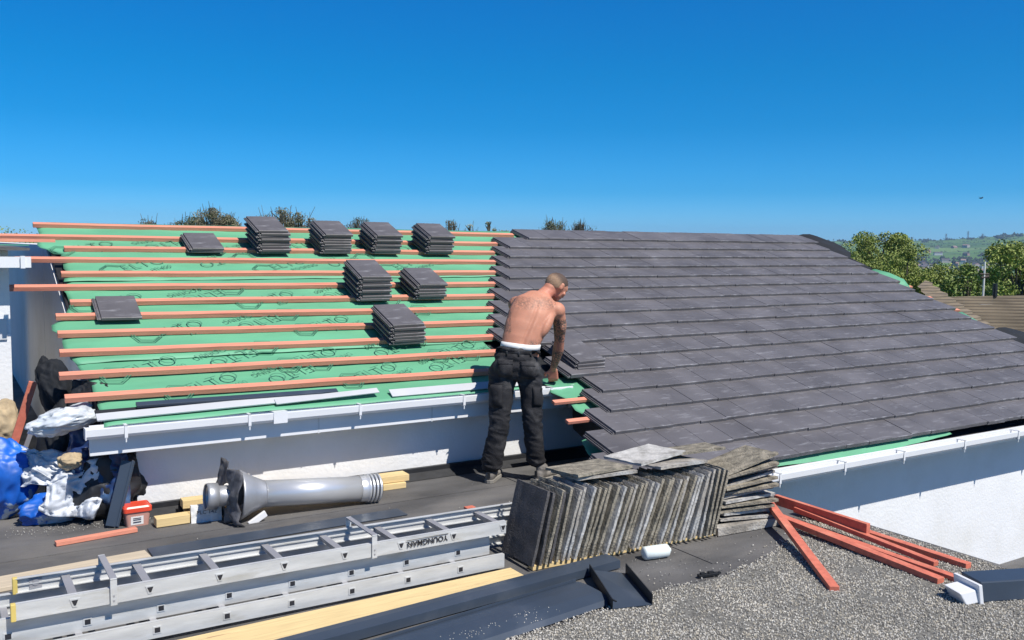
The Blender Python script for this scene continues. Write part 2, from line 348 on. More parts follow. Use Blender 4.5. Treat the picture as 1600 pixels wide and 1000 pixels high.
b = MB(); b.bx(2.00, 2.10, 6.337, 6.43, .618, .701); b.build('union', M['white'], g)
g = gutter(4.99, 11.7, 4.845, .135); clips(g, (5.55, 6.33, 7.12, 8.03, 8.93, 9.8, 10.7), 4.845, .135)
# bathroom wall stripes: soffit vents under the eaves are too small to see; air brick shadow line left out

# underlay: three overlapping strips, slightly sagging between battens, ragged left edge
GL = srgb('7fcfa2')
mu = material('green_underlay', (.108, .345, .200), .6, var=.13, vscale=1.7, bump=.25, bscale=9, stretch=(1, 3, 3))
M['underlay'] = mu
SB = [.09, .41, .71, .99, 1.31, 1.60, 1.92, 2.20, 2.51, 2.81, 3.14, 3.46]
def left_u(s):
    pts = [(-.05, .84), (.31, .83), (.60, .79), (.72, .97), (1.24, .96), (1.52, .89), (1.85, .93), (2.1, .84), (2.28, .72), (2.45, .80), (2.6, .78), (2.9, .84), (3.2, .90), (3.75, .90)]
    for (a, x), (c, y) in zip(pts, pts[1:]):
        if s <= c: return x+(y-x)*(s-a)/(c-a)
    return .9
def strip(s0, s1, h0, seed, uR=5.2, uL=None):
    b = MB(); NU, NS = 130, 22; vs = []; fs = []
    for j in range(NS+1):
        s = s0+(s1-s0)*j/NS; l = (left_u(s) if uL is None else uL(s))+.022*noise.noise(Vector((s*13, seed, 5)))+.012*noise.noise(Vector((s*41, seed, 8)))
        for i in range(NU+1):
            u = l+(uR-l)*i/NU
            ss = s+(.012*noise.noise(Vector((u*1.3, seed, 0))) if j in (0, NS) else 0)
            ph = ((s-.09) % .307)/.307
            h = h0+.004-.005*math.sin(math.pi*ph)+.005*noise.noise(Vector((u*.8, s*5, seed)))+.004*noise.noise(Vector((u*5, s*7, seed+5)))+.005*noise.noise(Vector((u*2.2, s*17, seed+9)))
            edge = max(0, 1-(u-l)/.07)
            h += -edge**1.5*(.012+.03*noise.noise(Vector((s*6, seed, 2))))
            if j == NS: h += .006*max(0, noise.noise(Vector((u*3, seed, 7))))+.002
            vs.append(RF(u, ss, max(h, .004+h0*.3) if edge == 0 else h))
    for j in range(NS):
        for i in range(NU): a = j*(NU+1)+i; fs.append((a, a+NU+1, a+NU+2, a+1))
    b.add(vs, fs); o = b.build('underlay', mu, bung, smooth=True)
    q = o.modifiers.new('solid', 'SOLIDIFY'); q.thickness = .0012
    return o
und3 = strip(2.70, 3.80, .004, 11, uR=4.24); und2 = strip(1.28, 2.92, .012, 5); und1 = strip(-.05, 1.42, .020, 2, uR=6.6)
# deck under everything (felt support / rafters side)
b = MB()
b.prism([RF(.90, -.02, -.03), RF(.90, 3.78, -.03), RF(.90, 3.78, -.09), RF(.90, -.02, -.09)], (4.28, 0, 0))
b.prism([RF(4.75, 0, -.034), RF(4.75, 5.34, -.034), RF(4.75, 5.34, -.14), RF(4.75, 0, -.14)], (6.8, 0, 0))
b.build('deck', M['felt_dark'], bung)
b = MB(); b.prism([(.95, 9.97, 2.02), (.95, 13.4, .72), (.95, 13.4, .60), (.95, 9.97, 1.90)], (10.5, 0, 0)); b.build('rear_slope', M['tile'], bung)

# lettering on the underlay
def text_mesh(name, s, size, mat, parent, place, extrude=0, spacing=1, offset=0, bold=0):
    cu = bpy.data.curves.new(name, 'FONT'); cu.body = s; cu.size = size; cu.extrude = extrude; cu.space_character = spacing; cu.offset = bold
    cu.align_x = 'CENTER'; cu.align_y = 'CENTER'; cu.resolution_u = 3
    ob = bpy.data.objects.new(name, cu); col.objects.link(ob)
    dg = bpy.context.evaluated_depsgraph_get(); me = bpy.data.meshes.new_from_object(ob.evaluated_get(dg)); bpy.data.objects.remove(ob)
    off = wloc(parent) if parent else Vector((0, 0, 0))
    for v in me.vertices: v.co = place(v.co)-off
    me.materials.clear(); me.materials.append(mat)
    o = bpy.data.objects.new(name, me); col.objects.link(o)
    if parent: o.parent = parent
    return o
M['print'] = material('dark_green_print', (.055, .19, .115), .6, var=.1)
def roof_text(s, u0, s0, size, ang, und, squash=1, bold=0):
    ca, sa = math.cos(ang), math.sin(ang)
    def place(c):
        x = c.x; y = c.y*squash; uu = u0+x*ca-y*sa; ss = s0-(x*sa+y*ca)
        ph = ((ss-.09) % .307)/.307
        return RF(uu, ss, .033)
    return text_mesh('print', s, size, M['print'], und, place, bold=bold)
def logo(u0, s0, ang, und):   # outlined hexagon before the letters
    ca, sa = math.cos(ang), math.sin(ang)
    def P(x, y): return RF(u0+x*ca-y*sa, s0-(x*sa+y*ca), .0335)
    b = MB(); r = .115
    for rr in (r, r*.84):
        for i in range(5):
            a0 = math.pi/3*i+.5; a1 = math.pi/3*(i+1)+.5
            b.beam(P(rr*math.cos(a0), rr*math.sin(a0)), P(rr*math.cos(a1), rr*math.sin(a1)), .007, .001, up=(0, -sR, cR))
    b.build('print', M['print'], und)
for si, (sc_, und) in enumerate(((.56, und1), (1.02, und1), (1.80, und2), (2.37, und2), (2.98, und3), (3.30, und3))):
    k = 0; u = 1.25+(.37*si) % .7
    while u < 5.35-sc_*.45:
        up = (k % 2 == 0); a = R(24) if up else R(180+24)
        s_ = sc_+(.05 if up else -.02)
        roof_text('ELTO', u, s_, .18, a, und, bold=-.0035)
        ca, sa = math.cos(a), math.sin(a)
        logo(u-.30*ca, s_+.30*sa, a, und)
        roof_text('ROOFING' if k % 3 else 'H1400', u+.10*ca+.13*sa, s_-.10*sa+.13*ca, .075, a, und)
        u += .66+.05*math.sin(k*2.1+si); k += 1

# battens
def left_battens():
    L_ = [(.8, .09, 6.17, .15), (.2, .41, 5.75, .47), (1.0, .71, 5.55, .76), (.15, .97, 5.4, 1.05), (.91, 1.31, 5.25, 1.36), (.1, 1.58, 5.05, 1.67), (.91, 1.91, 4.9, 1.98), (.78, 2.17, 4.75, 2.29), (.76, 2.48, 4.6, 2.59), (.74, 2.79, 4.55, 2.89), (.70, 3.14, 4.25, 3.19), (.70, 3.46, 3.98, 3.52)]
    for i, (a, s0, c, s1) in enumerate(L_):
        b = MB(); up = (0, -sR, cR)
        b.beam(RF(a, s0, .022+.018), RF(c, s1, .022+.018), .056, .038, up=up, sub=9, wob=.0022)
        b.build('batten', M['wood_red'], bung, bevel=.0015)
left_battens()
for a, s0, c in ((4.26, 4.09, 5.2), (4.20, 4.39, 5.2), (11.3, 1.98, 11.88), (11.3, 2.36, 11.82), (11.3, 2.78, 11.86)):
    b = MB(); b.beam(RF(a, s0, .03), RF(c, s0, .03), .045, .025, up=(0, -sR, cR)); b.build('batten', M['wood_red'], bung, bevel=.0015)

# laid tiles
TW, TL, TT = .33, .42, .024
def tile_geo(b, rim, tone, P, wfull=TW, cover=.30, tn=1.0, left_lip=True, chip=None, TT=.036):
    """P(x,y,z): x across, y up from the tail, z above the underside"""
    def slab(x0, x1, y0, y1, z0, z1, rimf):
        k = len(b.v); e_ = .004
        vs = [P(x0, y0, z0), P(x1, y0, z0), P(x1, y1, z0), P(x0, y1, z0), P(x0, y0, z1-e_), P(x1, y0, z1-e_), P(x1, y0+e_, z1), P(x0, y0+e_, z1), P(x0, y0+.014, z1), P(x1, y0+.014, z1), P(x0, y1, z1), P(x1, y1, z1)]
        b.add(vs, [(3, 2, 1, 0), (0, 1, 5, 4), (4, 5, 6, 7), (7, 6, 9, 8), (8, 9, 11, 10), (10, 11, 2, 3), (1, 2, 11, 9, 6, 5), (0, 4, 7, 8, 10, 3)])
        rim.extend([0, 0, 0, 0, .25*rimf, .25*rimf, rimf, rimf, 0, 0, 0, 0]); tone.extend([tn]*12)
    slab(.031, wfull, 0, TL, 0, TT, 1)
    if left_lip:
        slab(.0, .031, .006, TL-.02, .0, TT*.42, .3); slab(.010, .016, .006, TL-.02, TT*.42, TT*.72, .3)
def finish_tiles(b, rim, tone, name, parent, local=False):
    o = b.build(name, M['tile'], parent, recalc=True, local=local, loc=None if parent else (0, 0, 0))
    me = o.data
    a = me.attributes.new('rim', 'FLOAT', 'POINT'); a.data.foreach_set('value', rim)
    c = me.attributes.new('tone', 'FLOAT_COLOR', 'POINT'); c.data.foreach_set('color', [q for v in tone for q in (v, v, v, 1)])
    return o
ULEFT = {1: 6.22, 2: 5.76, 3: 5.58, 4: 5.40, 5: 5.22, 6: 5.04, 7: 4.86, 8: 4.68, 9: 4.51, 10: 4.34, 11: 4.72, 12: 4.60, 13: 4.73, 14: 4.59, 15: 4.41, 16: 4.20, 17: 4.05}
b = MB(); rim = []; tone = []
for k in range(1, 18):
    sf = .10+.307*k; u = ULEFT[k]
    uend = 11.60+.05*math.sin(k*2.3)
    i = 0
    while u < uend-.08:
        jx = rnd.uniform(-.0015, .0015); js = rnd.uniform(-.006, .006); jh = rnd.uniform(0, .0022); tl = rnd.uniform(-.0012, .0012)
        ww = min(TW-.031+.031-.002, uend-u)
        skew = -.012*(u-5)/6
        def P(x, y, z, u=u, js=js, jh=jh, tl=tl, skew=skew):
            h = .066-.039*(y/TL)+jh+tl*(x/.33)
            return RF(u+x+jx, sf+js-y*1.0+skew*1.0, h+z)
        tile_geo(b, rim, tone, P, wfull=ww if i or True else TW, tn=rnd.uniform(.92, 1.08)*(1.05 if k % 3 == 0 else 1))
        u += .30; i += 1
roof = finish_tiles(b, rim, tone, 'tiled_roof', bung)
# dark verge underside at the right, green membrane flaps
b = MB(); b.prism([RF(11.5, -.02, .02), RF(11.5, 5.3, .02), RF(11.5, 5.3, -.2), RF(11.5, -.02, -.2)], (.06, 0, 0)); b.build('verge_board', M['felt_dark'], bung)
def flap(poly, lift, name='underlay_flap', n=10):
    # poly: list of (u,s,h) top edge pairs -> strip
    b = MB(); vs = []; fs = []
    for i, (a, c) in enumerate(poly):
        a = Vector(a); c = Vector(c)
        for j in range(n+1):
            p = a.lerp(c, j/n); k9 = j/n; q = RF(p.x-(.05*abs(noise.noise(Vector((p.y*11, 3, 0))))*k9), p.y, p.z*.75+lift*math.sin(math.pi*k9)+.016*noise.noise(Vector((p.x*12, p.y*12, i)))); vs.append(q)
    for i in range(len(poly)-1):
        for j in range(n): a = i*(n+1)+j; fs.append((a, a+1, a+n+2, a+n+1))
    b.add(vs, fs); o = b.build(name, M['underlay'], bung, smooth=True); q = o.modifiers.new('s', 'SOLIDIFY'); q.thickness = .0015; return o
flap([((11.4, 1.40, .02), (11.74, 1.42, .10)), ((11.4, 1.6, .02), (11.80, 1.62, .13)), ((11.4, 1.8, .02), (11.86, 1.84, .12)), ((11.4, 2.0, .02), (11.80, 2.02, .05))], .0)
flap([((11.4, 2.85, .0), (11.82, 2.87, .06)), ((11.4, 3.1, .0), (11.86, 3.1, .02)), ((11.4, 3.35, .0), (11.72, 3.35, -.04))], .0)
flap([((11.4, 3.35, -.03), (11.78, 3.40, .02)), ((11.4, 3.6, -.03), (11.74, 3.62, 0))], .0)
flap([((4.30, 3.66, .012), (4.95, 3.66, .012)), ((4.42, 3.80, .014), (4.95, 3.80, .012)), ((4.36, 3.9, .015), (4.95, 3.9, .012)), ((4.46, 4.02, .005), (4.95, 4.02, .012)), ((4.42, 4.2, .005), (4.95, 4.2, .012)), ((4.50, 4.36, .005), (4.95, 4.36, .012)), ((4.62, 4.5, .0), (4.95, 4.5, .012))], .0)
flap([((4.25, 4.56, -.06), (4.46, 4.56, .0)), ((4.22, 4.70, -.10), (4.50, 4.70, .0)), ((4.30, 4.86, -.14), (4.50, 4.86, -.02)), ((4.42, 4.98, -.16), (4.52, 4.98, -.06))], .0)
def dark_flap(s0, s1, name='verge_membrane'):
    b = MB(); vs = []; n = 16
    for i in range(n+1):
        t_ = i/n; s_ = s0+(s1-s0)*t_; wv = .22*math.sin(math.pi*min(1, t_*1.3+.12))**.6
        vs += [RF(11.45, s_, .03), RF(11.66+wv*.5, s_, .085+.015*noise.noise(Vector((s_*6, 1, 0)))), RF(11.68+wv*1.7, s_, .085+.02*noise.noise(Vector((s_*7, 4, 0)))), RF(11.68+wv*1.7, s_, -.10)]
    fs = [(4*i+j, 4*i+j+1, 4*i+j+5, 4*i+j+4) for i in range(n) for j in range(3)]
    b.add(vs, fs); b.build(name, M['cloth_black'], bung, smooth=True)
dark_flap(-.02, 1.42); dark_flap(3.45, 4.1)
# green strip that peeks out under the eaves course at right
b = MB(); vs = []; fs = []
for i in range(41):
    u = 5.0+i*.075; d = .030*max(0, math.sin(min(1, (u-5.0)/3.0)*math.pi))**.6
    vs += [RF(u, 5.27, .045), RF(u, 5.345+.02*math.sin(u*2.1), .040-d-.004*noise.noise(Vector((u*7, 0, 0))))]
fs = [(2*i, 2*i+1, 2*i+3, 2*i+2) for i in range(40)]
b.add(vs, fs); o = b.build('underlay_flap', M['underlay'], bung)
# dark side of the lower roof part at its left end
b = MB(); b.prism([RF(4.70, 3.75, -.03), RF(4.70, 5.30, -.03), (4.70, 4.97, -.02), (4.70, 5.6, -.02), (4.70, 6.44, .30)], (.025, 0, 0)); b.build('barge_board', M['felt_dark'], bung)
b = MB(); b.bx(4.64, 4.68, 6.40, 6.425, .50, .70); b.build('fascia_end', M['white'], bung)

# the left neighbour part: white wall, recess, eave
hs_ = empty('house', (-1, 8.0, 0), 0, 'white rendered house wall at the far left, mostly in blue shade under its eaves', 'building')
b = MB(); b.bx(-5, .475, 8.0, 12, -1.4, 1.82); b.build('wall', M['whitewall'], hs_)
b = MB(); b.bx(.882, 1.2, 9.97, 24, -.2, 1.86); b.build('rear_wall', M['whitewall'], hs_)
b = MB(); b.bx(-5, .60, 7.70, 12, 1.825, 1.845); b.build('roof_deck', M['felt'], hs_)
b = MB(); b.bx(-5, .60, 7.62, 7.66, 1.70, 1.78); b.bx(.53, .56, 7.60, 7.68, 1.695, 1.785); b.build('gutter', M['white'], hs_)
b = MB(); b.beam((-3, 7.72, 1.905), (.78, 7.80, 1.90), .045, .025); b.build('batten', M['wood_red'], hs_)
b = MB(); b.beam((-3, 7.9, 1.875), (.60, 7.8, 1.865), .2, .006); b.build('underlay', M['underlay'], hs_)
b = MB(); b.bx(.10, .45, 7.985, 7.999, 1.14, 1.30); b.build('vent_cover', M['cladding'], hs_)

# ---------------------------------------------------------------- loose roof tiles in stacks
def tile_template():
    b = MB(); rim = []; tone = []
    tile_geo(b, rim, tone, lambda x, y, z: Vector((x-.165, y, z)), TT=.0235)
    b.box((0, TL-.02, -.006), (.20, .018, .012)); rim.extend([0]*8); tone.extend([1]*8)
    o = finish_tiles(b, rim, tone, 'roof_tile', None); return o
tile0 = tile_template(); used0 = [False]
def place_tile(u, s, h, label, group, rz=0, cat='roof tile', jit=.006, tilt=0):
    o = tile0 if not used0[0] else tile0.copy()
    if used0[0]: col.objects.link(o)
    used0[0] = True
    m = Matrix.Translation(RF(u+rnd.uniform(-jit, jit), s+rnd.uniform(-jit, jit), h)) @ Matrix.Rotation(RP+tilt, 4, 'X') @ Matrix.Rotation(rz+rnd.uniform(-.012, .012), 4, 'Z')
    o.matrix_world = m; o.location = m.to_translation(); o.rotation_euler = m.to_euler()
    tag(o, label, cat, group, 'thing'); return o
STK = [(2.235, .84, 2, 'low pair at the upper left of the green roof', 0), (2.905, .86, 9, 'leftmost tall stack of the top row', .03), (3.56, .85, 8, 'second tall stack of the top row', .0),
       (4.135, .855, 8, 'third tall stack of the top row', 0), (4.775, .86, 8, 'top row stack nearest the laid tiles', 0), (3.50, 2.055, 9, 'taller stack of the middle row', .0),
       (4.09, 2.06, 6, 'shorter stack of the middle row', 0), (3.435, 2.98, 7, 'lowest stack on the green roof', .02)]
for u, s, n_, desc, rz in STK:
    for i in range(n_):
        if n_ == 2: lab = '%s charcoal roof tile of the %s' % (('upper', 'lower')[1-i], desc)
        else: lab = '%s charcoal roof tile in the %s' % (ordinal(n_-1-i) if i else 'bottom', desc)
        place_tile(u-.004*i*(1 if rz else .3)+(.010 if i % 2 else -.004), s-.003*i+(.006 if i % 2 else 0), .058+.0268*i, lab, 'loose roof tiles stacked on the battens', rz=rz)
place_tile(1.22, 2.30, .058, 'single charcoal roof tile lying alone on the battens at the left edge', 'loose roof tiles stacked on the battens', rz=-.02)
for i, lab in enumerate(('bottom of three loose charcoal tiles on the laid roof beside the man', 'middle of three loose charcoal tiles on the laid roof beside the man', 'uppermost of three loose charcoal tiles on the laid roof beside the man')):
    place_tile(4.89+.01*i, 3.70-.015*i, .085+.027*i, lab, 'loose roof tiles beside the man', rz=.02*i)

# ---------------------------------------------------------------- old tiles
def old_tile_bm(seed, sx=.33, sy=.42, t=.013):
    b = MB(); NX, NY = 10, 12; q = []; top = []; bot = []
    for j in range(NY+1):
        for i in range(NX+1):
            x = -sx/2+sx*i/NX; y = sy*j/NY; ed = (i in (0, NX)) or (j in (0, NY))
            d = .004*noise.noise(Vector((x*25, y*25, seed))) if ed else 0
            xx = x+(d if i in (0, NX) else 0); yy = y+(d if j in (0, NY) else 0)
            hh = .003*noise.noise(Vector((x*14, y*14, seed+3)))
            rib = .005 if (i in (0, 1)) else 0
            top.append((xx, yy, t/2+hh+rib)); bot.append((xx, yy, -t/2+hh*.5-(.004 if i in (NX-1, NX) else 0)))
    n = len(top); b.v = top+bot; W_ = NX+1
    for j in range(NY):
        for i in range(NX):
            a = j*W_+i; b.f.append((a, a+1, a+W_+1, a+W_)); b.f.append((n+a, n+a+W_, n+a+W_+1, n+a+1))
    per = [i for i in range(W_)]+[j*W_+NX for j in range(1, NY+1)]+[NY*W_+i for i in range(NX-1, -1, -1)]+[j*W_ for j in range(NY-1, 0, -1)]
    for a, c in zip(per, per[1:]+per[:1]): b.f.append((c, a, n+a, n+c))
    return b
OLD = []
for i, (mk, sd) in enumerate((('old_tile', 1), ('old_tile_moss', 5), ('old_tile_pale', 9), ('old_tile_dark', 13), ('old_tile', 21), ('old_tile_moss', 33))):
    o = old_tile_bm(sd).build('old_roof_tile', M[mk], loc=(0, 0, 0)); OLD.append([o, False])
def place_old(k, mat4, label, group):
    src, us = OLD[k]
    o = src if not us else src.copy()
    if us: col.objects.link(o)
    OLD[k][1] = True
    o.location = mat4.to_translation(); o.rotation_euler = mat4.to_euler(); tag(o, label, 'old tile', group, 'thing'); return o
ORD = 'first second third fourth fifth sixth seventh eighth ninth tenth eleventh twelfth thirteenth fourteenth fifteenth sixteenth seventeenth eighteenth nineteenth twentieth twenty-first twenty-second twenty-third twenty-fourth twenty-fifth twenty-sixth twenty-seventh twenty-eighth twenty-ninth thirtieth thirty-first thirty-second thirty-third thirty-fourth'.split()
NP = 34
for i in range(NP):
    f = i/(NP-1)
    u = 2.885+f*1.36; n = 4.335-.10*f
    lean = R(13+9*math.sin(f*2.6)+rnd.uniform(-2.0, 2.0)) if i else R(14)
    if f > .85: lean = R(15+rnd.uniform(-1.5, 1.5))
    k = [3, 3, 1, 3, 1, 4, 0, 2, 5][i] if i < 9 else rnd.choice((0, 1, 2, 2, 4, 5, 1))
    # local: x (width) -> world n, y (length) -> up, z (thickness) -> u
    m = Matrix(((0, 0, 1, 0), (1, 0, 0, 0), (0, 1, 0, 0), (0, 0, 0, 1)))
    sc = 1.04+rnd.uniform(-.03, .03)
    M4 = Matrix.Translation((u, n+.155+rnd.uniform(-.012, .012), .035)) @ Matrix.Rotation(rnd.uniform(-.04, .04), 4, 'Z') @ Matrix.Rotation(lean, 4, 'Y') @ m @ Matrix.Scale(1, 4)
    where = ('leftmost old tile of the standing row, its dark face towards the ladder' if i == 0 else 'rightmost old roof tile standing on edge in the long row' if i == NP-1 else
             '%s old tile from the left in the long standing row' % ORD[i])
    o = place_old(k, M4, where, 'old tiles standing on edge in a row'); o.scale = (1, sc, 1)
def flat_old(k, u, n, z, rz, tx, ty, lab, grp):
    M4 = Matrix.Translation((u, n, z)) @ Matrix.Rotation(rz, 4, 'Z') @ Matrix.Rotation(tx, 4, 'X') @ Matrix.Rotation(ty, 4, 'Y') @ Matrix.Translation((0, -.21, 0))
    return place_old(k, M4, lab, grp)
g_ = 'old tiles lying flat on top of the row'
flat_old(0, 3.50, 4.55, .478, R(86), 0, R(3), 'lower of two old tiles lying on the left part of the standing row', g_)
flat_old(1, 3.47, 4.56, .503, R(93), 0, R(3), 'brown old tile lying uppermost on the left part of the standing row', g_)
flat_old(0, 4.06, 4.50, .487, R(95), R(2), R(2), 'old tile lying on the right part of the standing row, under a pale one', g_)
flat_old(2, 3.98, 4.62, .518, R(98), R(-3), R(1), 'pale grey old tile lying uppermost on the right part of the standing row', g_)
flat_old(5, 4.33, 4.60, .515, R(70), R(-5), R(6), 'short old tile tipped on the right end of the standing row', g_)
for i in range(12):
    f = i/11
    u = 4.63+.012*math.sin(i*2.3)+.02*f; n = 4.43+.02*math.sin(i*1.7)
    lab = ('bottom' if i == 0 else ordinal(11-i))+' old tile in the fanned stack right of the standing row'
    flat_old((0, 2, 5, 1, 2, 0, 5, 1, 4, 1, 5, 1)[i], u, n, .078+.0325*i+.01*f, R(80)+.11*math.sin(i*1.9), R(2-13*f+2*math.sin(i*2.1)), R(2*math.sin(i*3)), lab, 'old tiles fanned in a flat stack')
# timber bearers under the old tiles
b = MB(); b.beam((2.90, 4.37, .018), (4.62, 4.30, .018), .05, .030); tag(b.build('timber', M['wood_yellow'], bevel=.002), 'thin pale timber bearer under the front edge of the standing old tiles', 'timber', 'timber lengths')
b = MB(); b.beam((4.30, 4.29, .032), (4.90, 4.25, .032), .075, .055); tag(b.build('timber_block', M['old_tile'], bevel=.002), 'brownish timber block under the fanned stack of old tiles', 'timber', 'timber lengths')

# ---------------------------------------------------------------- ladder (three nested sections)
lad = empty('ladder', (1.6, 4.7, 0), 0, 'long aluminium extension ladder lying on its side across the near roof', 'ladder')
def stile(p0, p1, h, name='stile'):
    b = MB(); p0 = Vector(p0); p1 = Vector(p1)
    b.beam(p0, p1, .006, h); z = Vector((0, 0, 1)); d = (p1-p0).normalized(); sd = d.cross(z)
    return b, sd
def make_section(name, zc, n0, n1, m0, m1, ua, ub, h, rungs, kind, cap, zr=None):
    sec = empty(name, (0, 0, 0)); sec.parent = lad; sec.location = -Vector(lad.location)
    near0 = Vector((ua, n0, zc)); near1 = Vector((ub, n1, zc)); far0 = Vector((ua+.03, m0, zc)); far1 = Vector((ub+.30, m1, zc))
    for (a, c, s_) in ((near0, near1, 1), (far0, far1, -1)):
        b = MB(); b.beam(a, c, .004, h)
        for zz in (-h/2+.002, h/2-.002): b.beam(a+Vector((0, .011*s_, zz)), c+Vector((0, .011*s_, zz)), .022, .004)
        if s_ < 0: b.beam(a+Vector((0, -.006, 0)), c+Vector((0, -.006, 0)), .010, .006)
        b.build('stile', M['alu'], sec, local=True)
    for u in rungs:
        t_ = (u-ua)/(ub-ua); a = near0.lerp(near1, t_); nf = a.y; mf = m0+(m1-m0)*((u-ua)/(ub+.3-ua))
        b = MB()
        if kind == 'tri':
            z_ = zc
            b.prism([(u-.019, nf-.003, z_+.016), (u+.019, nf-.003, z_+.016), (u+.006, nf-.003, z_-.018), (u-.006, nf-.003, z_-.018)], (0, mf-nf+.004, 0))
            b.build('rung', M['alu_dull'], sec, local=True)
            b = MB()      # the flared rung end with its dark hollow
            b.prism([(u-.022, nf-.005, z_+.019), (u+.022, nf-.005, z_+.019), (u+.009, nf-.005, z_-.021), (u-.009, nf-.005, z_-.021)], (0, .003, 0))
            e_ = b.build('rung_end', M['alu'], sec, local=True)
            b = MB(); b.prism([(u-.014, nf-.0065, z_+.012), (u+.014, nf-.0065, z_+.012), (u+.004, nf-.0065, z_-.013), (u-.004, nf-.0065, z_-.013)], (0, .0012, 0)); b.build('rung_hollow', M['ink'], sec, local=True)
        else:
            zq = zr or zc; b.box((u, (nf+mf)/2, zq), (.030, abs(mf-nf), .030)); b.build('rung', M['alu_dull'], sec, local=True)
            b = MB(); b.box((u, nf-.0035, zq), (.038, .003, .036)); b.build('rung_end', M['alu'], sec, local=True)
            b = MB(); b.box((u, nf-.0056, zq), (.025, .0012, .024)); b.build('rung_hollow', M['ink'], sec, local=True)
    if cap:
        for p, s_ in ((near0, 1), (far0, -1)):
            b = MB(); b.box(p+Vector((-.004, .006*s_, 0)), (.022, .030, h+.006)); b.build('end_cap', M['cap'], sec, local=True, bevel=.004)
    return sec
ru = [.49+.327*i for i in range(8)]
top_ = make_section('upper_section', .243, 4.53, 4.49, 4.90, 4.80, .245, 2.80, .075, ru, 'tri', True)
mid_ = make_section('middle_section', .140, 4.580, 4.545, 4.93, 4.81, .15, 2.72, .126, [.22+.327*i for i in range(8)], 'sq', False, zr=.122)
low_ = make_section('lower_section', .062, 4.47, 4.44, 4.95, 4.82, -.05, 2.76, .080, [.18+.327*i for i in range(8)], 'sq', False)
for u, nn in ((.655, 4.52), (1.965, 4.502)):
    br = empty('hook_bracket', (0, 0, 0)); br.parent = lad; br.location = -Vector(lad.location)
    b = MB(); b.box((u, nn-.007, .262), (.030, .006, .125)); b.box((u, nn-.006, .327), (.030, .012, .006)); b.build('plate', M['alu'], br, local=True, bevel=.001)
    b = MB(); b.beam((u, nn-.01, .328), (u+.0, nn+.36, .328), .030, .007); b.build('bar', M['alu_dull'], br, local=True)
    b = MB(); b.box((u, nn+.362, .292), (.030, .006, .08)); b.build('plate', M['alu'], br, local=True)
    for zz in (.222, .245):
        b = MB(); b.tube([(u, nn-.012, zz), (u, nn-.008, zz)], .005, 10); b.build('bolt', M['alu_dull'], br, local=True)
b = MB(); b.box((.36, 4.892, .245), (.055, .004, .055)); b.tube([(.36, 4.889, .245), (.36, 4.887, .245)], .016, 12); b.build('end_plate', M['alu_dull'], lad)
def lad_place(c): return Vector((2.285-c.x, 4.4905, .243-c.y))     # the word stands upside down on the stile
text_mesh('lettering', 'YOUNGMAN', .043, M['ink'], lad, lad_place, spacing=1.0, bold=.0012)
b = MB(); b.bx(2.155, 2.415, 4.4895, 4.4905, .2635, .2665); b.build('lettering_rule', M['ink'], lad)

# ---------------------------------------------------------------- boards, battens and blocks on the flat roof
def board(name, p0, p1, w_, h, mat, label, cat, group=None, up=(0, 0, 1), bev=.002, sub=1):
    b = MB(); b.beam(p0, p1, w_, h, up=up, sub=sub); o = b.build(name, mat, bevel=bev); return tag(o, label, cat, group)
gT = 'timber lengths'
board('plank', (-.9, 5.55, .014), (1.03, 5.70, .014), .20, .024, M['wood_pale'], 'pale beige plank on the roof behind the left end of the ladder', 'plank', gT)
board('plank', (-.6, 4.22, .020), (2.77, 4.265, .020), .24, .030, M['wood_yellow'], 'long yellow pine plank with purple stains in front of the ladder', 'plank', gT)
board('timber', (1.40, 6.525, .075), (3.10, 6.475, .075), .13, .05, M['wood_yellow'], 'long yellow timber lying behind the flue pipe at the wall foot', 'timber', gT)
board('timber', (1.40, 6.45, .024), (3.06, 6.415, .024), .06, .044, M['wood_yellow'], 'thin yellow timber just under the one behind the flue pipe', 'timber', gT)
board('timber_block', (1.385, 6.46, .10), (1.58, 6.45, .10), .10, .055, M['wood_yellow'], 'yellow timber block with a red stain behind the flue cowl', 'timber', gT)
board('timber_block', (1.185, 6.33, .034), (1.40, 6.33, .034), .09, .058, M['wood_yellow'], 'short yellow timber offcut between the red tub and the paper bag', 'timber', gT)
board('batten_offcut', (.575, 6.23, .016), (1.06, 6.285, .016), .05, .026, M['wood_red'], 'short pink batten offcut alone on the roof felt at the left', 'batten', 'loose battens')
board('batten_offcut', (3.15, 5.60, .016), (3.22, 5.60, .016), .05, .028, M['wood_red_dark'], 'tiny red batten stub on the felt beyond the ladder', 'batten', 'loose battens')
board('sheet_trim', (1.05, 5.79, .007), (2.75, 5.80, .007), .17, .006, M['dark_blue'], 'flat slate blue trim strip lying behind the ladder', 'trim')
gB = 'loose battens'
D_ = M['wood_red_dark']
board('batten', (4.93, 4.42, .125), (4.16, 3.22, .018), .055, .032, D_, 'red batten nearest the viewer, slanting down onto the gravel from the pile', 'batten', gB, sub=3)
board('batten', (4.86, 4.30, .06), (4.79, 2.99, .020), .060, .036, D_, 'thick red batten with a pale sawn end, middle of the fan', 'batten', gB, sub=3)
board('batten', (4.93, 4.28, .03), (4.90, 2.90, .018), .055, .032, D_, 'red batten reaching to the white pipe shoe', 'batten', gB, sub=3)
board('batten', (5.04, 4.25, .085), (4.99, 3.15, .035), .045, .030, D_, 'slim red batten resting on top of the middle of the fan', 'batten', gB, sub=3)
board('batten', (5.06, 4.45, .10), (5.04, 3.66, .10), .035, .07, D_, 'short red batten set on edge, ending halfway along the fan', 'batten', gB, sub=2)
board('batten', (5.16, 4.35, .035), (5.16, 3.05, .022), .055, .034, D_, 'red batten furthest to the right beside the roof edge', 'batten', gB, sub=3)

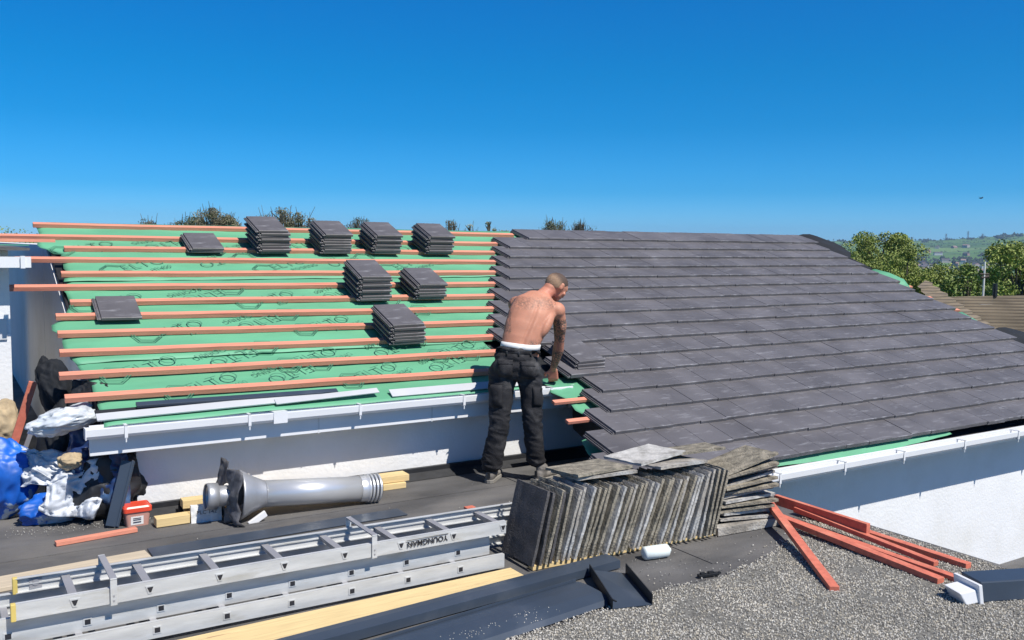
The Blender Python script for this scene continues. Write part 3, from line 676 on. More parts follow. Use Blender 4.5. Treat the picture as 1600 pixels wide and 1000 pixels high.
# ---------------------------------------------------------------- dark plastic trims in front
def sheet_strip(name, left, right, prof, mat, label, cat, nseg=24, parent=None, bend=0, lift=None):
    """profile (across, height) swept from left to right"""
    b = MB(); l = Vector(left); r = Vector(right); d = (r-l).normalized(); sd = Vector((-d.y, d.x, 0)); vs = []; n = len(prof)
    for i in range(nseg+1):
        t_ = i/nseg; p = l.lerp(r, t_)+sd*bend*math.sin(math.pi*t_)
        for a, h in prof: vs.append(p+sd*a+Vector((0, 0, h+(lift(t_) if lift else 0))))
    fs = [(i*n+j, i*n+j+1, (i+1)*n+j+1, (i+1)*n+j) for i in range(nseg) for j in range(n-1)]
    b.add(vs, fs); o = b.build(name, mat, parent, smooth=False, recalc=False)
    q = o.modifiers.new('solid', 'SOLIDIFY'); q.thickness = .003; q.offset = 0
    if label: tag(o, label, cat)
    return o
sheet_strip('dry_verge', (.7, 3.98, .008), (3.36, 4.19, .008), [(-.075, .0), (-.072, .045), (.0, .050), (.05, .048), (.055, .0)], M['dark_blue'], 'long narrow dark trim strip lying along the yellow plank and the old tiles', 'trim')
sheet_strip('eaves_tray', (.9, 3.62, .008), (2.97, 3.86, .008), [(-.155, .0), (-.13, .020), (-.05, .036), (.04, .042), (.10, .040), (.125, .036), (.128, .0), (.134, .0), (.137, .050)], M['dark_blue'], 'wide curved slate blue trim lying in front of everything, dusted with gravel', 'trim')
tr = []
for i in range(220):
    a = rnd.random(); tr.append((rnd.choice((1.2, 1.7, 2.1, 2.45))+rnd.gauss(0, .08), 0)); 
o = None
b = MB(); L0 = Vector((.9, 3.62, 0)); L1 = Vector((2.97, 3.86, 0)); dd = (L1-L0).normalized(); sd = Vector((-dd.y, dd.x, 0))
for (x, _) in tr:
    a = rnd.gauss(-.05, .04); a = max(-.13, min(.1, a)); p = L0+dd*(x-.9)+sd*a; hgt = .008+(.036 if a > -.05 else .020+(a+.13)/.08*.016)+.003
    r_ = rnd.uniform(.0015, .004); b.box((p.x, p.y, hgt), (r_, r_, r_), Euler((a*9, a*5, a*70)).to_matrix())
tag(b.build('grit', gm[0], loc=(0, 0, 0)), 'white grit sprinkled on the wide slate blue trim', 'grit', kind='stuff')
ch = empty('channel_offcut', (3.12, 3.84, 0), 0, 'short dark channel offcut lying across the end of the wide slate blue trim', 'trim')
A_ = [(3.12, 4.09), (3.33, 4.02), (3.15, 3.58), (2.93, 3.64)]
b = MB(); b.prism([(A_[0][0], A_[0][1], .045), (A_[1][0], A_[1][1], .008), (A_[2][0], A_[2][1], .012), (A_[3][0], A_[3][1], .012)], (0, 0, .004)); b.build('base', M['dark_blue'], ch)
b = MB(); b.beam((3.12, 4.09, .055), (2.93, 3.64, .040), .005, .055); b.beam((2.93, 3.64, .062), (2.94, 3.64, .062), .05, .005); b.build('side', M['black'], ch)
b = MB(); b.beam((3.33, 4.02, .040), (3.15, 3.58, .040), .005, .062); b.build('side', M['black'], ch)
# bottle, black fixing
b = MB(); p0 = Vector((3.58, 4.165, .042)); p1 = Vector((3.76, 4.135, .042))
pts = [p0+(p1-p0)*t_ for t_ in (0, .02, .07, .5, .93, .98, 1)]; b.tube(pts, [.012, .030, .040, .041, .040, .030, .012], 20)
bo = b.build('plastic_bottle', M['bottle'], smooth=True); tag(bo, 'milky white plastic bottle lying in front of the old tiles', 'bottle')
b = MB(); b.tube([p1+(p1-p0)*.0, p1+(p1-p0)*.06], .014, 12); b.build('bottle_neck', M['bottle'], bo)
b = MB(); b.beam((3.655, 3.765, .016), (3.785, 3.735, .016), .026, .016); b.beam((3.67, 3.762, .028), (3.70, 3.755, .028), .02, .01); b.beam((3.72, 3.752, .028), (3.755, 3.742, .028), .022, .012); b.beam((3.785, 3.735, .02), (3.80, 3.732, .02), .016, .012)
tag(b.build('plastic_clip', M['black'], bevel=.002), 'small black plastic fixing lying at the edge of the gravel', 'fixing')

# pipe shoe / hopper at the lower right
hp = empty('hopper', (4.95, 2.72, 0), 0, 'dark blue square downpipe with a white shoe on the gravel at the right edge', 'downpipe')
def rot_box(b, c, d, rz, ry=0): b.box(c, d, Matrix.Rotation(rz, 3, 'Z') @ Matrix.Rotation(ry, 3, 'Y'))
rz_ = R(-20)
b = MB(); 
b.prism([(4.74, 2.84, .020), (4.70, 2.70, .010), (4.71, 2.71, .118), (4.75, 2.85, .128)], (.75, -.27, -.012))
b.build('pipe_body', M['dark_blue'], hp, bevel=.006)
b = MB(); b.prism([(4.615, 2.865, .075), (4.575, 2.745, .070), (4.61, 2.725, .002), (4.66, 2.85, .002)], (.10, -.03, .012)); b.build('shoe', M['white'], hp, bevel=.006)
b = MB(); b.prism([(4.715, 2.875, .118), (4.672, 2.700, .112), (4.685, 2.692, .0), (4.728, 2.865, .006)], (.022, -.008, .0)); b.build('collar', M['white'], hp, bevel=.004)

# ---------------------------------------------------------------- trims lying on the eaves (left)
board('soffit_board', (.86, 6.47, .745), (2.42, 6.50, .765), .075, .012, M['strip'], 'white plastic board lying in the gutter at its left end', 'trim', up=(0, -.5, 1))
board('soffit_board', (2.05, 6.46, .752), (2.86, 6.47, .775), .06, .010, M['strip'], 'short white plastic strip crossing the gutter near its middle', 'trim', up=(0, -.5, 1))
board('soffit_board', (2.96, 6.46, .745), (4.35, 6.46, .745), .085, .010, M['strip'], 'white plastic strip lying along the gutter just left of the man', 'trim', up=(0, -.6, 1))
board('dark_trim', (1.12, 6.545, .795), (2.55, 6.53, .785), .05, .022, M['dark_blue'], 'slate blue trim length lying above the white board on the eaves', 'trim', up=(0, -.4, 1))
board('dark_trim', (.86, 6.535, .765), (1.9, 6.53, .770), .06, .008, M['felt_dark'], 'thin black trim lying under the slate blue one on the eaves', 'trim', up=(0, -.4, 1))

# ---------------------------------------------------------------- tub, paper bag, flue
tub = empty('tub', (1.09, 6.46, 0), 0, 'pinkish plastic tub with a red lid standing at the wall foot', 'tub')
def rrect(cx, cy, hx, hy, z, r=.02, n=4):
    out = []
    for k, (sx, sy) in enumerate(((1, 1), (-1, 1), (-1, -1), (1, -1))):
        for i in range(n+1):
            a = math.pi/2*(k+i/n); out.append((cx+sx*(hx-r)+r*math.cos(a), cy+sy*(hy-r)+r*math.sin(a), z))
    return out
def loft(b, rings):
    n = len(rings[0]); vs = [p for r in rings for p in r]
    fs = [(i*n+j, i*n+(j+1) % n, (i+1)*n+(j+1) % n, (i+1)*n+j) for i in range(len(rings)-1) for j in range(n)]
    fs += [tuple(range(n))[::-1], tuple((len(rings)-1)*n+j for j in range(n))]
    return b.add(vs, fs)
b = MB(); loft(b, [rrect(1.09, 6.46, .070, .055, 0), rrect(1.09, 6.46, .082, .065, .100)]); b.build('tub_body', M['tub'], tub)
b = MB(); loft(b, [rrect(1.09, 6.46, .090, .073, .098), rrect(1.09, 6.46, .091, .074, .128), rrect(1.09, 6.46, .082, .066, .140), rrect(1.09, 6.46, .078, .062, .137)]); b.build('lid', M['red_lid'], tub, bevel=.002)
b = MB(); b.prism([(1.045, 6.4025, .012), (1.125, 6.4025, .012), (1.125, 6.3965, .070), (1.045, 6.3965, .070)], (0, .001, 0)); b.build('label', M['label'], tub)
b = MB()
for z_ in (.055, .045, .030): b.bx(1.06, 1.11, 6.3960-.0002, 6.3975, z_, z_+.004)
b.build('label_print', M['ink'], tub)
bagp = empty('paper_bag', (1.51, 6.30, 0), R(-6), 'crumpled white printed paper bag standing beside the flue cowl', 'bag')
b = MB(); NN = 10; vs = []
for k, (yy, sgn) in enumerate(((-.03, 1), (.03, -1))):
    for j in range(NN+1):
        for i in range(NN+1):
            x = -.10+.20*i/NN; z = .115*j/NN
            vs.append((x, yy*(1-.3*j/NN)+.006*noise.noise(Vector((x*30, z*30, k))), z+(.012*noise.noise(Vector((x*25, 1, k))) if j == NN else 0)))
Q = (NN+1)**2; W_ = NN+1; fs = []
for k in (0, 1):
    for j in range(NN):
        for i in range(NN): a = k*Q+j*W_+i; fs.append((a, a+1, a+W_+1, a+W_))
for j in range(NN):
    for i in (0, NN): a = j*W_+i; fs.append((a, a+W_, Q+a+W_, Q+a))
for i in range(NN): a = NN*W_+i; fs.append((a, a+1, Q+a+1, Q+a))
b.add(vs, fs); b.build('paper', M['label'], bagp, local=True)
def bag_place(c): return Vector((c.x, -.040, .072+c.y))
o = text_mesh('print', 'PLC 142', .038, M['ink'], None, bag_place); o.parent = bagp
flue = empty('flue_pipe', (2.1, 6.16, 0), 0, 'shiny steel flue pipe with a conical cowl and torn lead flashing, lying on the felt', 'flue')
A0 = Vector((1.60, 6.20, .185)); A1 = Vector((2.72, 6.16, .100)); ad = (A1-A0).normalized()
def AX(d): return A0+ad*d
Lf = (A1-A0).length
b = MB(); b.tube([AX(.26), AX(Lf-.13)], .092, 40); b.build('pipe', M['steel'], flue, smooth=True)
b = MB(); pts = []; rs_ = []
for d, r_ in ((Lf-.15, .094), (Lf-.13, .097), (Lf-.10, .097), (Lf-.095, .104), (Lf-.085, .104), (Lf-.08, .096)): pts.append(AX(d)); rs_.append(r_)
b.tube(pts, rs_, 40, cap=False); b.build('collar', M['steel'], flue, smooth=True)
for i in range(3):
    d = Lf-.07+i*.028
    b = MB(); b.tube([AX(d-.006), AX(d-.003), AX(d+.010), AX(d+.013)], [.090, .106, .106, .090], 40, cap=(i == 2)); b.build('ring', M['steel'], flue)
    b = MB(); b.tube([AX(d+.013), AX(d+.022)], .088, 40, cap=False); b.build('gasket', M['black'], flue)
b = MB(); b.tube([AX(.10), AX(.115), AX(.19), AX(.27), AX(.28)], [.172, .170, .128, .095, .094], 44, cap=False); o = b.build('cowl', M['steel_grey'], flue, smooth=True); q = o.modifiers.new('s', 'SOLIDIFY'); q.thickness = .003
b = MB(); b.tube([AX(-.10), AX(.12)], .070, 36, cap=False); b.tube([AX(-.115), AX(-.10), AX(-.04), AX(-.035)], [.086, .090, .090, .070], 36, cap=False); o = b.build('inner_pipe', M['steel_grey'], flue, smooth=True); q = o.modifiers.new('s', 'SOLIDIFY'); q.thickness = .002
b = MB(); b.tube([AX(-.04), AX(-.02)], .069, 30); b.build('liner', M['black'], flue)
# lead plate round the pipe, bent and torn
b = MB(); vs = []; fs = []; K = 48; RR = 6
e1 = ad.cross(Vector((0, 0, 1))).normalized(); e2 = e1.cross(ad).normalized()
for i in range(K):
    a = 2*math.pi*i/K; ca_, sa_ = math.cos(a), math.sin(a)
    m_ = max(abs(ca_), abs(sa_)); ext = .180/m_
    if ca_ > 0 and sa_ > 0: ext *= 1.12
    if abs(math.atan2(sa_, -ca_)-.95) < .3: ext *= 1.22
    ext *= 1+.10*noise.noise(Vector((ca_*2, sa_*2, 4)))
    for j in range(RR+1):
        r_ = .085+(ext-.085)*j/RR
        bend = .07*(j/RR)**2*noise.noise(Vector((ca_*1.5, sa_*1.5, 8)))+.015*noise.noise(Vector((r_*20, a*3, 1)))+(.05*(j/RR)**2 if ca_ > .3 else 0)
        p = AX(.02+bend)+e1*ca_*r_+e2*sa_*r_
        if p.z < .004: p.z = .004+.004*rnd.random(); p += ad*.04*(j/RR)
        vs.append(p)
for i in range(K):
    for j in range(RR): a = i*(RR+1)+j; c = ((i+1) % K)*(RR+1)+j; fs.append((a, a+1, c+1, c))
b.add(vs, fs); o = b.build('flashing', M['lead'], flue, smooth=True); q = o.modifiers.new('s', 'SOLIDIFY'); q.thickness = .003
b = MB(); b.beam(AX(.14)+Vector((0, -.12, -.18)), AX(.26)+Vector((.0, -.10, -.11)), .02, .045); b.build('strap', M['white'], flue, bevel=.004)

# ---------------------------------------------------------------- rubbish heap at the left
def crumpled(name, c, r, seed, mat, label, cat, freq=3.0, amp=.30, parent=None, flat=False, sub=5, zmin=.003, shear=(0, 0)):
    bm = bmesh.new(); bmesh.ops.create_icosphere(bm, subdivisions=sub, radius=1)
    for v in bm.verts:
        p = v.co.copy(); q = p*freq+Vector((seed, seed*1.7, seed*.3))
        n1 = noise.noise(q); n2 = 1-abs(noise.noise(q*1.9))*2; n3 = 1-abs(noise.noise(q*4.1))*2
        k = 1+amp*(n1*.9+n2*.35+n3*.07)
        v.co = Vector((p.x*r[0]*k+shear[0]*p.z, p.y*r[1]*k+shear[1]*p.z, p.z*r[2]*k))+Vector(c)
        if v.co.z < zmin: v.co.z = zmin
    me = bpy.data.meshes.new(name); off = Vector((c[0], c[1], 0)) if parent is None else wloc(parent)
    for v in bm.verts: v.co -= off
    bm.to_mesh(me); bm.free(); me.materials.append(mat)
    for p in me.polygons: p.use_smooth = not flat
    o = bpy.data.objects.new(name, me); col.objects.link(o)
    if parent is None: o.location = off; tag(o, label, cat)
    else: o.parent = parent
    return o
def sheet(name, corners, seed, mat, label, cat, n=34, amp=.05, freq=5, thick=.002, floor=.004):
    """a crumpled sheet between four corner points"""
    a, b_, c, d = [Vector(x) for x in corners]; nrm = (b_-a).cross(d-a).normalized(); vs = []; fs = []
    for j in range(n+1):
        for i in range(n+1):
            s_, t_ = i/n, j/n; p = a.lerp(b_, s_).lerp(d.lerp(c, s_), t_)
            q = Vector((s_*freq, t_*freq, seed)); k = noise.noise(q)+.5*(1-2*abs(noise.noise(q*2.1)))+.22*(1-2*abs(noise.noise(q*4.7)))
            p = p+nrm*amp*k+(b_-a).normalized()*amp*.6*noise.noise(q+Vector((9, 3, 1)))+(d-a).normalized()*amp*.6*noise.noise(q+Vector((1, 7, 4)))
            if p.z < floor: p.z = floor+.003*rnd.random()
            vs.append(p)
    for j in range(n):
        for i in range(n): k = j*(n+1)+i; fs.append((k, k+1, k+n+2, k+n+1))
    B_ = MB(); B_.add(vs, fs); o = B_.build(name, mat, smooth=True); q = o.modifiers.new('s', 'SOLIDIFY'); q.thickness = thick; tag(o, label, cat); return o
crumpled('plastic_sack', (.33, 7.04, .28), (.19, .15, .25), 3.1, M['blue_sack'], 'bright blue and white printed plastic sack bulging at the left edge of the photo', 'sack', freq=1.4, amp=.28)
crumpled('plastic_sack', (.60, 6.82, .08), (.18, .11, .10), 8.4, M['blue_sack'], 'blue and white crumpled plastic sack at the foot of the rubbish heap', 'sack', freq=1.6, amp=.32)
sheet('plastic_sheet', ((.50, 6.70, .10), (.86, 6.60, .02), (.98, 6.62, .42), (.68, 6.78, .40)), 4.4, M['white_sack'], 'crumpled white and grey plastic sheet with a torn point on the heap', 'sheet', amp=.07, freq=3.5)
sheet('plastic_sheet', ((.38, 6.96, .26), (.72, 6.72, .22), (.80, 6.82, .40), (.48, 7.02, .50)), 14.4, M['white_sack'], 'white crumpled plastic packaging on top of the blue sack', 'sheet', amp=.07, freq=4)
crumpled('rag', (.73, 6.72, .42), (.075, .06, .05), 5.0, M['stone'], 'small tan crumpled cloth lying on top of the white plastic', 'rag', freq=1.5, amp=.4)
sheet('tarpaulin', ((.68, 6.74, .16), (1.08, 6.52, .10), (1.06, 6.56, .60), (.74, 6.90, .60)), 23.0, M['navy'], 'dark navy translucent tarpaulin hanging under the end of the gutter', 'tarpaulin', amp=.06, freq=3)
crumpled('bin_bag', (1.00, 6.74, .20), (.24, .16, .26), 12.0, M['felt_dark'], 'black bin bag slumped in the shade under the gutter end', 'bag', freq=1.5, amp=.3)
crumpled('felt_bundle', (.72, 7.24, .80), (.115, .13, .25), 31.0, M['cloth_black'], 'crumpled bundle of torn black roofing felt below the left verge', 'felt bundle', freq=1.7, amp=.34, shear=(-.08, 0))
crumpled('felt_bundle', (.76, 7.12, .36), (.17, .18, .36), 41.0, M['cloth_black'], 'black torn felt heaped behind the clear plastic bag', 'felt bundle', freq=2.0, amp=.35)
sheet('felt_sheet', ((.72, 6.92, .62), (.96, 6.72, .64), (1.00, 6.90, .90), (.80, 7.08, .92)), 71.0, M['felt_dark'], 'flat dark felt sheet hanging at the lower left corner of the green roof', 'felt sheet', amp=.02, freq=3)
crumpled('clear_plastic_bag', (.70, 6.74, .70), (.18, .10, .085), 51.0, M['clear'], 'crumpled clear plastic bag caught on the gutter end', 'bag', freq=1.7, amp=.42, shear=(.10, 0))
crumpled('rock', (.385, 7.75, .54), (.11, .12, .16), 61.0, M['stone'], 'rough sandstone block standing at the far left edge', 'rock', freq=1.2, amp=.25)
b = MB(); b.beam((.40, 7.46, .30), (.57, 7.40, .88), .055, .03, up=(0, -1, 0)); tag(b.build('leaning_batten', M['wood_red_dark'], bevel=.002), 'red batten leaning upright against the far left wall', 'batten', 'loose battens')
b = MB(); b.beam((.46, 7.38, .28), (.57, 7.34, .60), .03, .03, up=(0, -1, 0)); tag(b.build('leaning_rail', M['alu_dull'], bevel=.002), 'thin grey metal rail leaning beside the red upright batten', 'rail')
b = MB(); b.beam((.935, 6.44, .012), (1.055, 6.50, .43), .085, .016, up=(-.3, -1, .3)); b.beam((.965, 6.43, .012), (1.085, 6.49, .43), .012, .04, up=(-.3, -1, .3)); tag(b.build('leaning_channel', M['dark_blue'], bevel=.002), 'dark plastic channel leaning against the wall corner beside the red lidded tub', 'trim')

# ---------------------------------------------------------------- house beyond the gable, far right
fh = empty('brown_roof_house', (24.5, 12.6, -2.9), 0, 'pale house with a long brown ribbed tile roof beyond the right gable', 'building')
Rv = Vector((math.sin(R(57.796)), -math.cos(R(57.796)), 0)); Fv = Vector((math.cos(R(57.796)), math.sin(R(57.796)), 0))
def LF(a, d, z): p = Rv*a+Fv*d; return Vector((p.x, p.y, z))
# a lateral, d forward distance. photo x = 800+1431*a/d
rg0, rg1 = LF(11.35, 24.0, .66), LF(17.5, 24.6, .82)
ev0, ev1 = LF(10.75, 20.6, -.16), LF(17.0, 20.6, -.02)
b = MB(); NR, NCc = 24, 14; vs = []
for j in range(NCc+1):
    for k_ in (0, 1):
        t_ = min(1, (j+(0 if k_ == 0 else .96))/NCc); 
        for i in range(2): p = (rg0, rg1)[i].lerp((ev0, ev1)[i], t_); vs.append(p+Vector((0, 0, .0 if k_ == 0 else .085)))
fs = [(2*i, 2*i+1, 2*i+3, 2*i+2) for i in range(2*NCc+1)]
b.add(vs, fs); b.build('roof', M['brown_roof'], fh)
wg = [LF(9.95, 22.5, .98), LF(10.32, 22.9, 1.12), LF(10.9, 20.0, -.06), LF(9.2, 18.6, -.10)]
b = MB(); vs = []
for j in range(11):
    for k_ in (0, 1):
        t_ = min(1, (j+(0 if k_ == 0 else .95))/10)
        for i in range(2): p = (wg[0], wg[1])[i].lerp((wg[3], wg[2])[i], t_); vs.append(p+Vector((0, 0, .02 if k_ == 0 else .085)))
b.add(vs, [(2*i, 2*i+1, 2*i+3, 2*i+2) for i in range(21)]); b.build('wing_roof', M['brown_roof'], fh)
b = MB(); b.prism([LF(10.8, 20.9, -2.9), LF(17, 20.9, -2.9), LF(17, 20.9, -.05), LF(10.8, 20.9, -.17)], Fv*6); b.build('wall', M['far_wall'], fh)
b = MB(); b.beam(ev0+Vector((0, 0, -.04)), ev1+Vector((0, 0, -.04)), .05, .14); b.build('fascia', M['white'], fh)
for a0, a1 in ((11.1, 11.5), (11.75, 12.4), (12.9, 13.6)):
    b = MB(); b.prism([LF(a0, 20.86, -1.3), LF(a1, 20.86, -1.3), LF(a1, 20.86, -.36), LF(a0, 20.86, -.36)], Fv*-.04); wn = b.build('window', M['white'], fh)
    b = MB(); b.prism([LF(a0+.05, 20.80, -1.25), LF(a1-.05, 20.80, -1.25), LF(a1-.05, 20.80, -.41), LF(a0+.05, 20.80, -.41)], Fv*-.02); b.build('pane', M['glass'], wn)
b = MB(); p = LF(12.6, 23.9, .70); b.tube([p, p+Vector((0, 0, .34))], .06, 10); b.build('vent_pipe', M['black'], fh)
b = MB(); p = LF(12.1, 23.3, .50); b.box(p, (.32, .22, .05)); b.build('roof_window', M['steel_grey'], fh)
ae = empty('aerial', tuple(LF(12.35, 24.0, .66)), 0, 'thin television aerial pole rising from the brown tiled roof', 'aerial')
b = MB(); p = LF(12.35, 24.0, .66); b.tube([p, p+Vector((0, 0, .95))], .025, 8); b.build('pole', M['far_wall'], ae)
b = MB(); b.tube([p+Vector((-.12, .05, .62)), p+Vector((.12, -.05, .62))], .03, 6); b.tube([p+Vector((-.05, .05, .52)), p+Vector((.12, -.05, .56))], .05, 6); b.build('antenna', M['bark'], ae)

# ---------------------------------------------------------------- trees
def leafmat(name, c, var=.35):
    m = material(name, c, .65, var=var, vscale=1.1)
    return m
LM = {'oak': leafmat('oak_leaves', (.19, .235, .045)), 'bush': leafmat('bush_leaves', (.14, .20, .04)), 'light': leafmat('light_leaves', (.21, .28, .06)), 'bare': leafmat('budding_twigs', (.17, .16, .10)), 'far': leafmat('far_leaves', (.10, .115, .06)), 'poplar': leafmat('poplar_twigs', (.30, .31, .22))}
M['twig'] = material('twigs', (.10, .085, .065), .9)
def tree(name, base, H, W, kind, label, n=5000, leaf=.16, clumps=26, seed=1, trunk_h=.35, cat='tree', group=None, slim=False, open_=0.0, lean=0, zlow=.25):
    r = random.Random(seed); t = empty(name, base, 0, label, cat, group); b = MB()
    cl = []
    for i in range(clumps):
        while True:
            p = Vector((r.uniform(-1, 1), r.uniform(-1, 1), r.uniform(-1, 1)))
            if p.length < 1 and p.length > (.35 if not slim else 0): break
        if slim: c = Vector((p.x*W*.35, p.y*W*.35, H*(.35+.6*(p.z+1)/2))); c.x += lean*c.z; rr = W*.26*(1.15-.85*c.z/H)
        else: c = Vector((p.x*W*.40, p.y*W*.40, H*(zlow+(1-zlow)*.5*(1+p.z*.80)))); rr = W*r.uniform(.10, .20)
        cl.append((c, rr))
    b.tube([(0, 0, 0), (W*.01, 0, H*.2), (lean*H*.3, 0, H*trunk_h), (lean*H*.6, 0, H*.75)], [H*.035, H*.028, H*.022, H*.006], 8)
    for c, rr in cl:
        z0 = H*r.uniform(trunk_h*.6, trunk_h*1.2) if not slim else c.z*.7
        st = Vector((lean*z0, 0, z0)); mid = st.lerp(c, .5)+Vector((r.uniform(-1, 1), r.uniform(-1, 1), r.uniform(-.2, 1)))*W*.04
        b.tube([st, mid, c], [H*.014, H*.009, H*.003], 5, cap=False)
        if open_ or slim:
            for k in range(7):
                e = c+Vector((r.gauss(0, 1), r.gauss(0, 1), r.gauss(.3, 1)))*rr*.7; b.tube([mid.lerp(c, r.random()), e], [H*.004, H*.0012], 4, cap=False)
    b.build('trunk', M['bark'] if not open_ else M['twig'], t, local=True, recalc=False)
    b = MB(); 
    for i in range(n):
        c, rr = r.choice(cl)
        d = Vector((r.gauss(0, 1), r.gauss(0, 1), r.gauss(0, 1))); d.normalize(); p = c+d*rr*(r.random()**.45)*Vector((1, 1, .8)).length/1.6
        p = Vector((c.x+d.x*rr*r.random()**.4, c.y+d.y*rr*r.random()**.4, c.z+d.z*rr*.75*r.random()**.4))
        s_ = leaf*r.uniform(.5, 1.2); a = Vector((r.gauss(0, 1), r.gauss(0, 1), r.gauss(0, 1))).normalized(); e = a.cross(Vector((r.gauss(0, 1), r.gauss(0, 1), r.gauss(0, 1)))).normalized()
        k = len(b.v); b.v += [tuple(p-a*s_*.5), tuple(p+e*s_*.35), tuple(p+a*s_*.5), tuple(p-e*s_*.35)]; b.f.append((k, k+1, k+2, k+3))
    b.build('crown', LM[kind], t, local=True, recalc=False); return t
def tz(x, d): p = LF((x-800)/1431*d, d, 0); return terrain_h(p.x, p.y)-.1
def top_h(x, d, base, ytop): return (1.9+(383.6+(x-800)*.0105-ytop)/1431*d-base)/.93
def at_px(x, d, z): return tuple(LF((x-800)/1431*d, d, z))
gR = 'trees beyond the right gable'
tree('oak_tree', at_px(1372, 62, tz(1372, 62)), top_h(1372, 62, tz(1372, 62), 357), 6.4, 'oak', 'spreading olive green oak nearest the tiled roof, with a forked dark trunk', n=24000, leaf=.145, clumps=44, seed=3, group=gR, zlow=.42, trunk_h=.5)
tree('tree', at_px(1300, 75, tz(1300, 75)), top_h(1300, 75, tz(1300, 75), 384), 5.5, 'light', 'pale green low tree just left of the big oak at the verge', n=3500, leaf=.2, clumps=24, seed=5, group=gR)
tree('tree', at_px(1335, 58, tz(1335, 58)), top_h(1335, 58, tz(1335, 58), 386), 5.5, 'oak', 'low olive tree below the left side of the big oak', n=9000, leaf=.14, clumps=26, seed=6, group=gR)
tree('tree', at_px(1405, 52, tz(1405, 52)), top_h(1405, 52, tz(1405, 52), 392), 4.2, 'oak', 'low shrubby tree under the right side of the big oak', n=9000, leaf=.14, clumps=26, seed=7, group=gR)
tree('tree', at_px(1462, 55, tz(1462, 55)), top_h(1462, 55, tz(1462, 55), 407), 5.4, 'oak', 'rounded olive tree behind the brown roof ridge end, first right of the oak', n=16000, leaf=.14, clumps=34, seed=8, group=gR)
tree('tree', at_px(1512, 50, tz(1512, 50)), top_h(1512, 50, tz(1512, 50), 409), 4.4, 'bush', 'darker green rounded tree in the middle behind the brown roof', n=6000, leaf=.17, clumps=30, seed=9, group=gR)
tree('tree', at_px(1552, 56, tz(1552, 56)), top_h(1552, 56, tz(1552, 56), 406), 4.4, 'light', 'lighter green tree left of the aerial pole behind the brown roof', n=10000, leaf=.14, clumps=26, seed=10, group=gR)
tree('tree', at_px(1592, 44, tz(1592, 44)), top_h(1592, 44, tz(1592, 44), 380), 4.2, 'oak', 'tall olive tree at the right edge behind the brown roof', n=20000, leaf=.125, clumps=36, seed=11, group=gR, zlow=.3)
tree('tree', at_px(1640, 46, tz(1640, 46)), top_h(1640, 46, tz(1640, 46), 372), 5.0, 'bush', 'tall dark tree cut by the right edge of the photo', n=16000, leaf=.14, clumps=30, seed=12, group=gR)
gL = 'trees behind the ridge'
tree('tree', at_px(14, 70, tz(14, 70)), top_h(14, 70, tz(14, 70), 358), 6, 'bush', 'low green bushy tree at the far left behind the ridge', n=3500, leaf=.18, clumps=26, seed=20, group=gL, zlow=0.55)
tree('tree', at_px(335, 70, tz(335, 70)), top_h(335, 70, tz(335, 70), 338), 4.0, 'bare', 'brownish spreading tree behind the ridge, left of the tallest tile stack', n=6000, leaf=.14, clumps=30, seed=21, group=gL, open_=1, zlow=0.72)
tree('tree', at_px(290, 76, tz(290, 76)), top_h(290, 76, tz(290, 76), 350), 4.6, 'far', 'low bare scrub tree left of the brownish spreading tree', n=4500, leaf=.14, clumps=24, seed=22, group=gL, open_=1, zlow=0.74)
tree('tree', at_px(235, 80, tz(235, 80)), top_h(235, 80, tz(235, 80), 353), 4.2, 'bare', 'lowest scrubby tree showing over the ridge at the left', n=3500, leaf=.14, clumps=20, seed=23, group=gL, open_=1, zlow=0.76)
tree('tree', at_px(438, 72, tz(438, 72)), top_h(438, 72, tz(438, 72), 338), 4.4, 'bare', 'bare rounded tree just behind the tallest tile stack', n=4200, leaf=.12, clumps=28, seed=24, group=gL, open_=1, zlow=0.7)
tree('tree', at_px(472, 70, tz(472, 70)), top_h(472, 70, tz(472, 70), 345), 2.8, 'bare', 'greenish brown tree between the first two tall tile stacks', n=4200, leaf=.13, clumps=22, seed=25, group=gL, open_=1, zlow=0.72)
tree('tree', at_px(560, 90, tz(560, 90)), top_h(560, 90, tz(560, 90), 346), 2.6, 'far', 'small bare treetop between the second and third tall tile stacks', n=600, leaf=.12, clumps=14, seed=26, group=gL, open_=1, zlow=0.78)
tree('tree', at_px(702, 90, tz(702, 90)), top_h(702, 90, tz(702, 90), 351), 2.6, 'bare', 'small treetop peeping over the right shoulder of the last tall tile stack', n=500, leaf=.12, clumps=10, seed=27, group=gL, open_=1, zlow=0.78)
for i, (x, tp, w_, lab) in enumerate(((738, 344, 1.5, 'widest poplar behind the ridge, leftmost of the row of poplars'), (767, 347, 1.0, 'second poplar from the left behind the ridge'), (783, 348, 1.0, 'third poplar from the left, close to its right neighbour'), (795, 345, 1.1, 'fourth poplar from the left, just before the tiled ridge begins'), (825, 355, .8, 'tiny poplar top above the left end of the tiled ridge'), (843, 349, 1.0, 'last poplar on the right above the tiled ridge'))):
    d = 85; zt = 1.9+(384-tp)/1431*d+.7
    tree('poplar_tree', at_px(x, d, tz(x, d)), zt-tz(x, d), w_*2.4, 'poplar', lab, n=1600, leaf=.14, clumps=26, seed=40+i, slim=True, group='poplars behind the ridge', open_=1, lean=-.03 if i else 0)
tree('tree', at_px(868, 110, tz(868, 110)), top_h(868, 110, tz(868, 110), 358), 6.0, 'far', 'low hazy wooded clump right of the poplars above the tiled ridge', n=4000, leaf=.16, clumps=30, seed=28, group=gL, open_=1, zlow=0.8)
tree('tree', at_px(905, 130, tz(905, 130)), top_h(905, 130, tz(905, 130), 359), 4.5, 'far', 'faint low treetops furthest right above the tiled ridge', n=700, leaf=.15, clumps=20, seed=29, group=gL, open_=1, zlow=0.84)
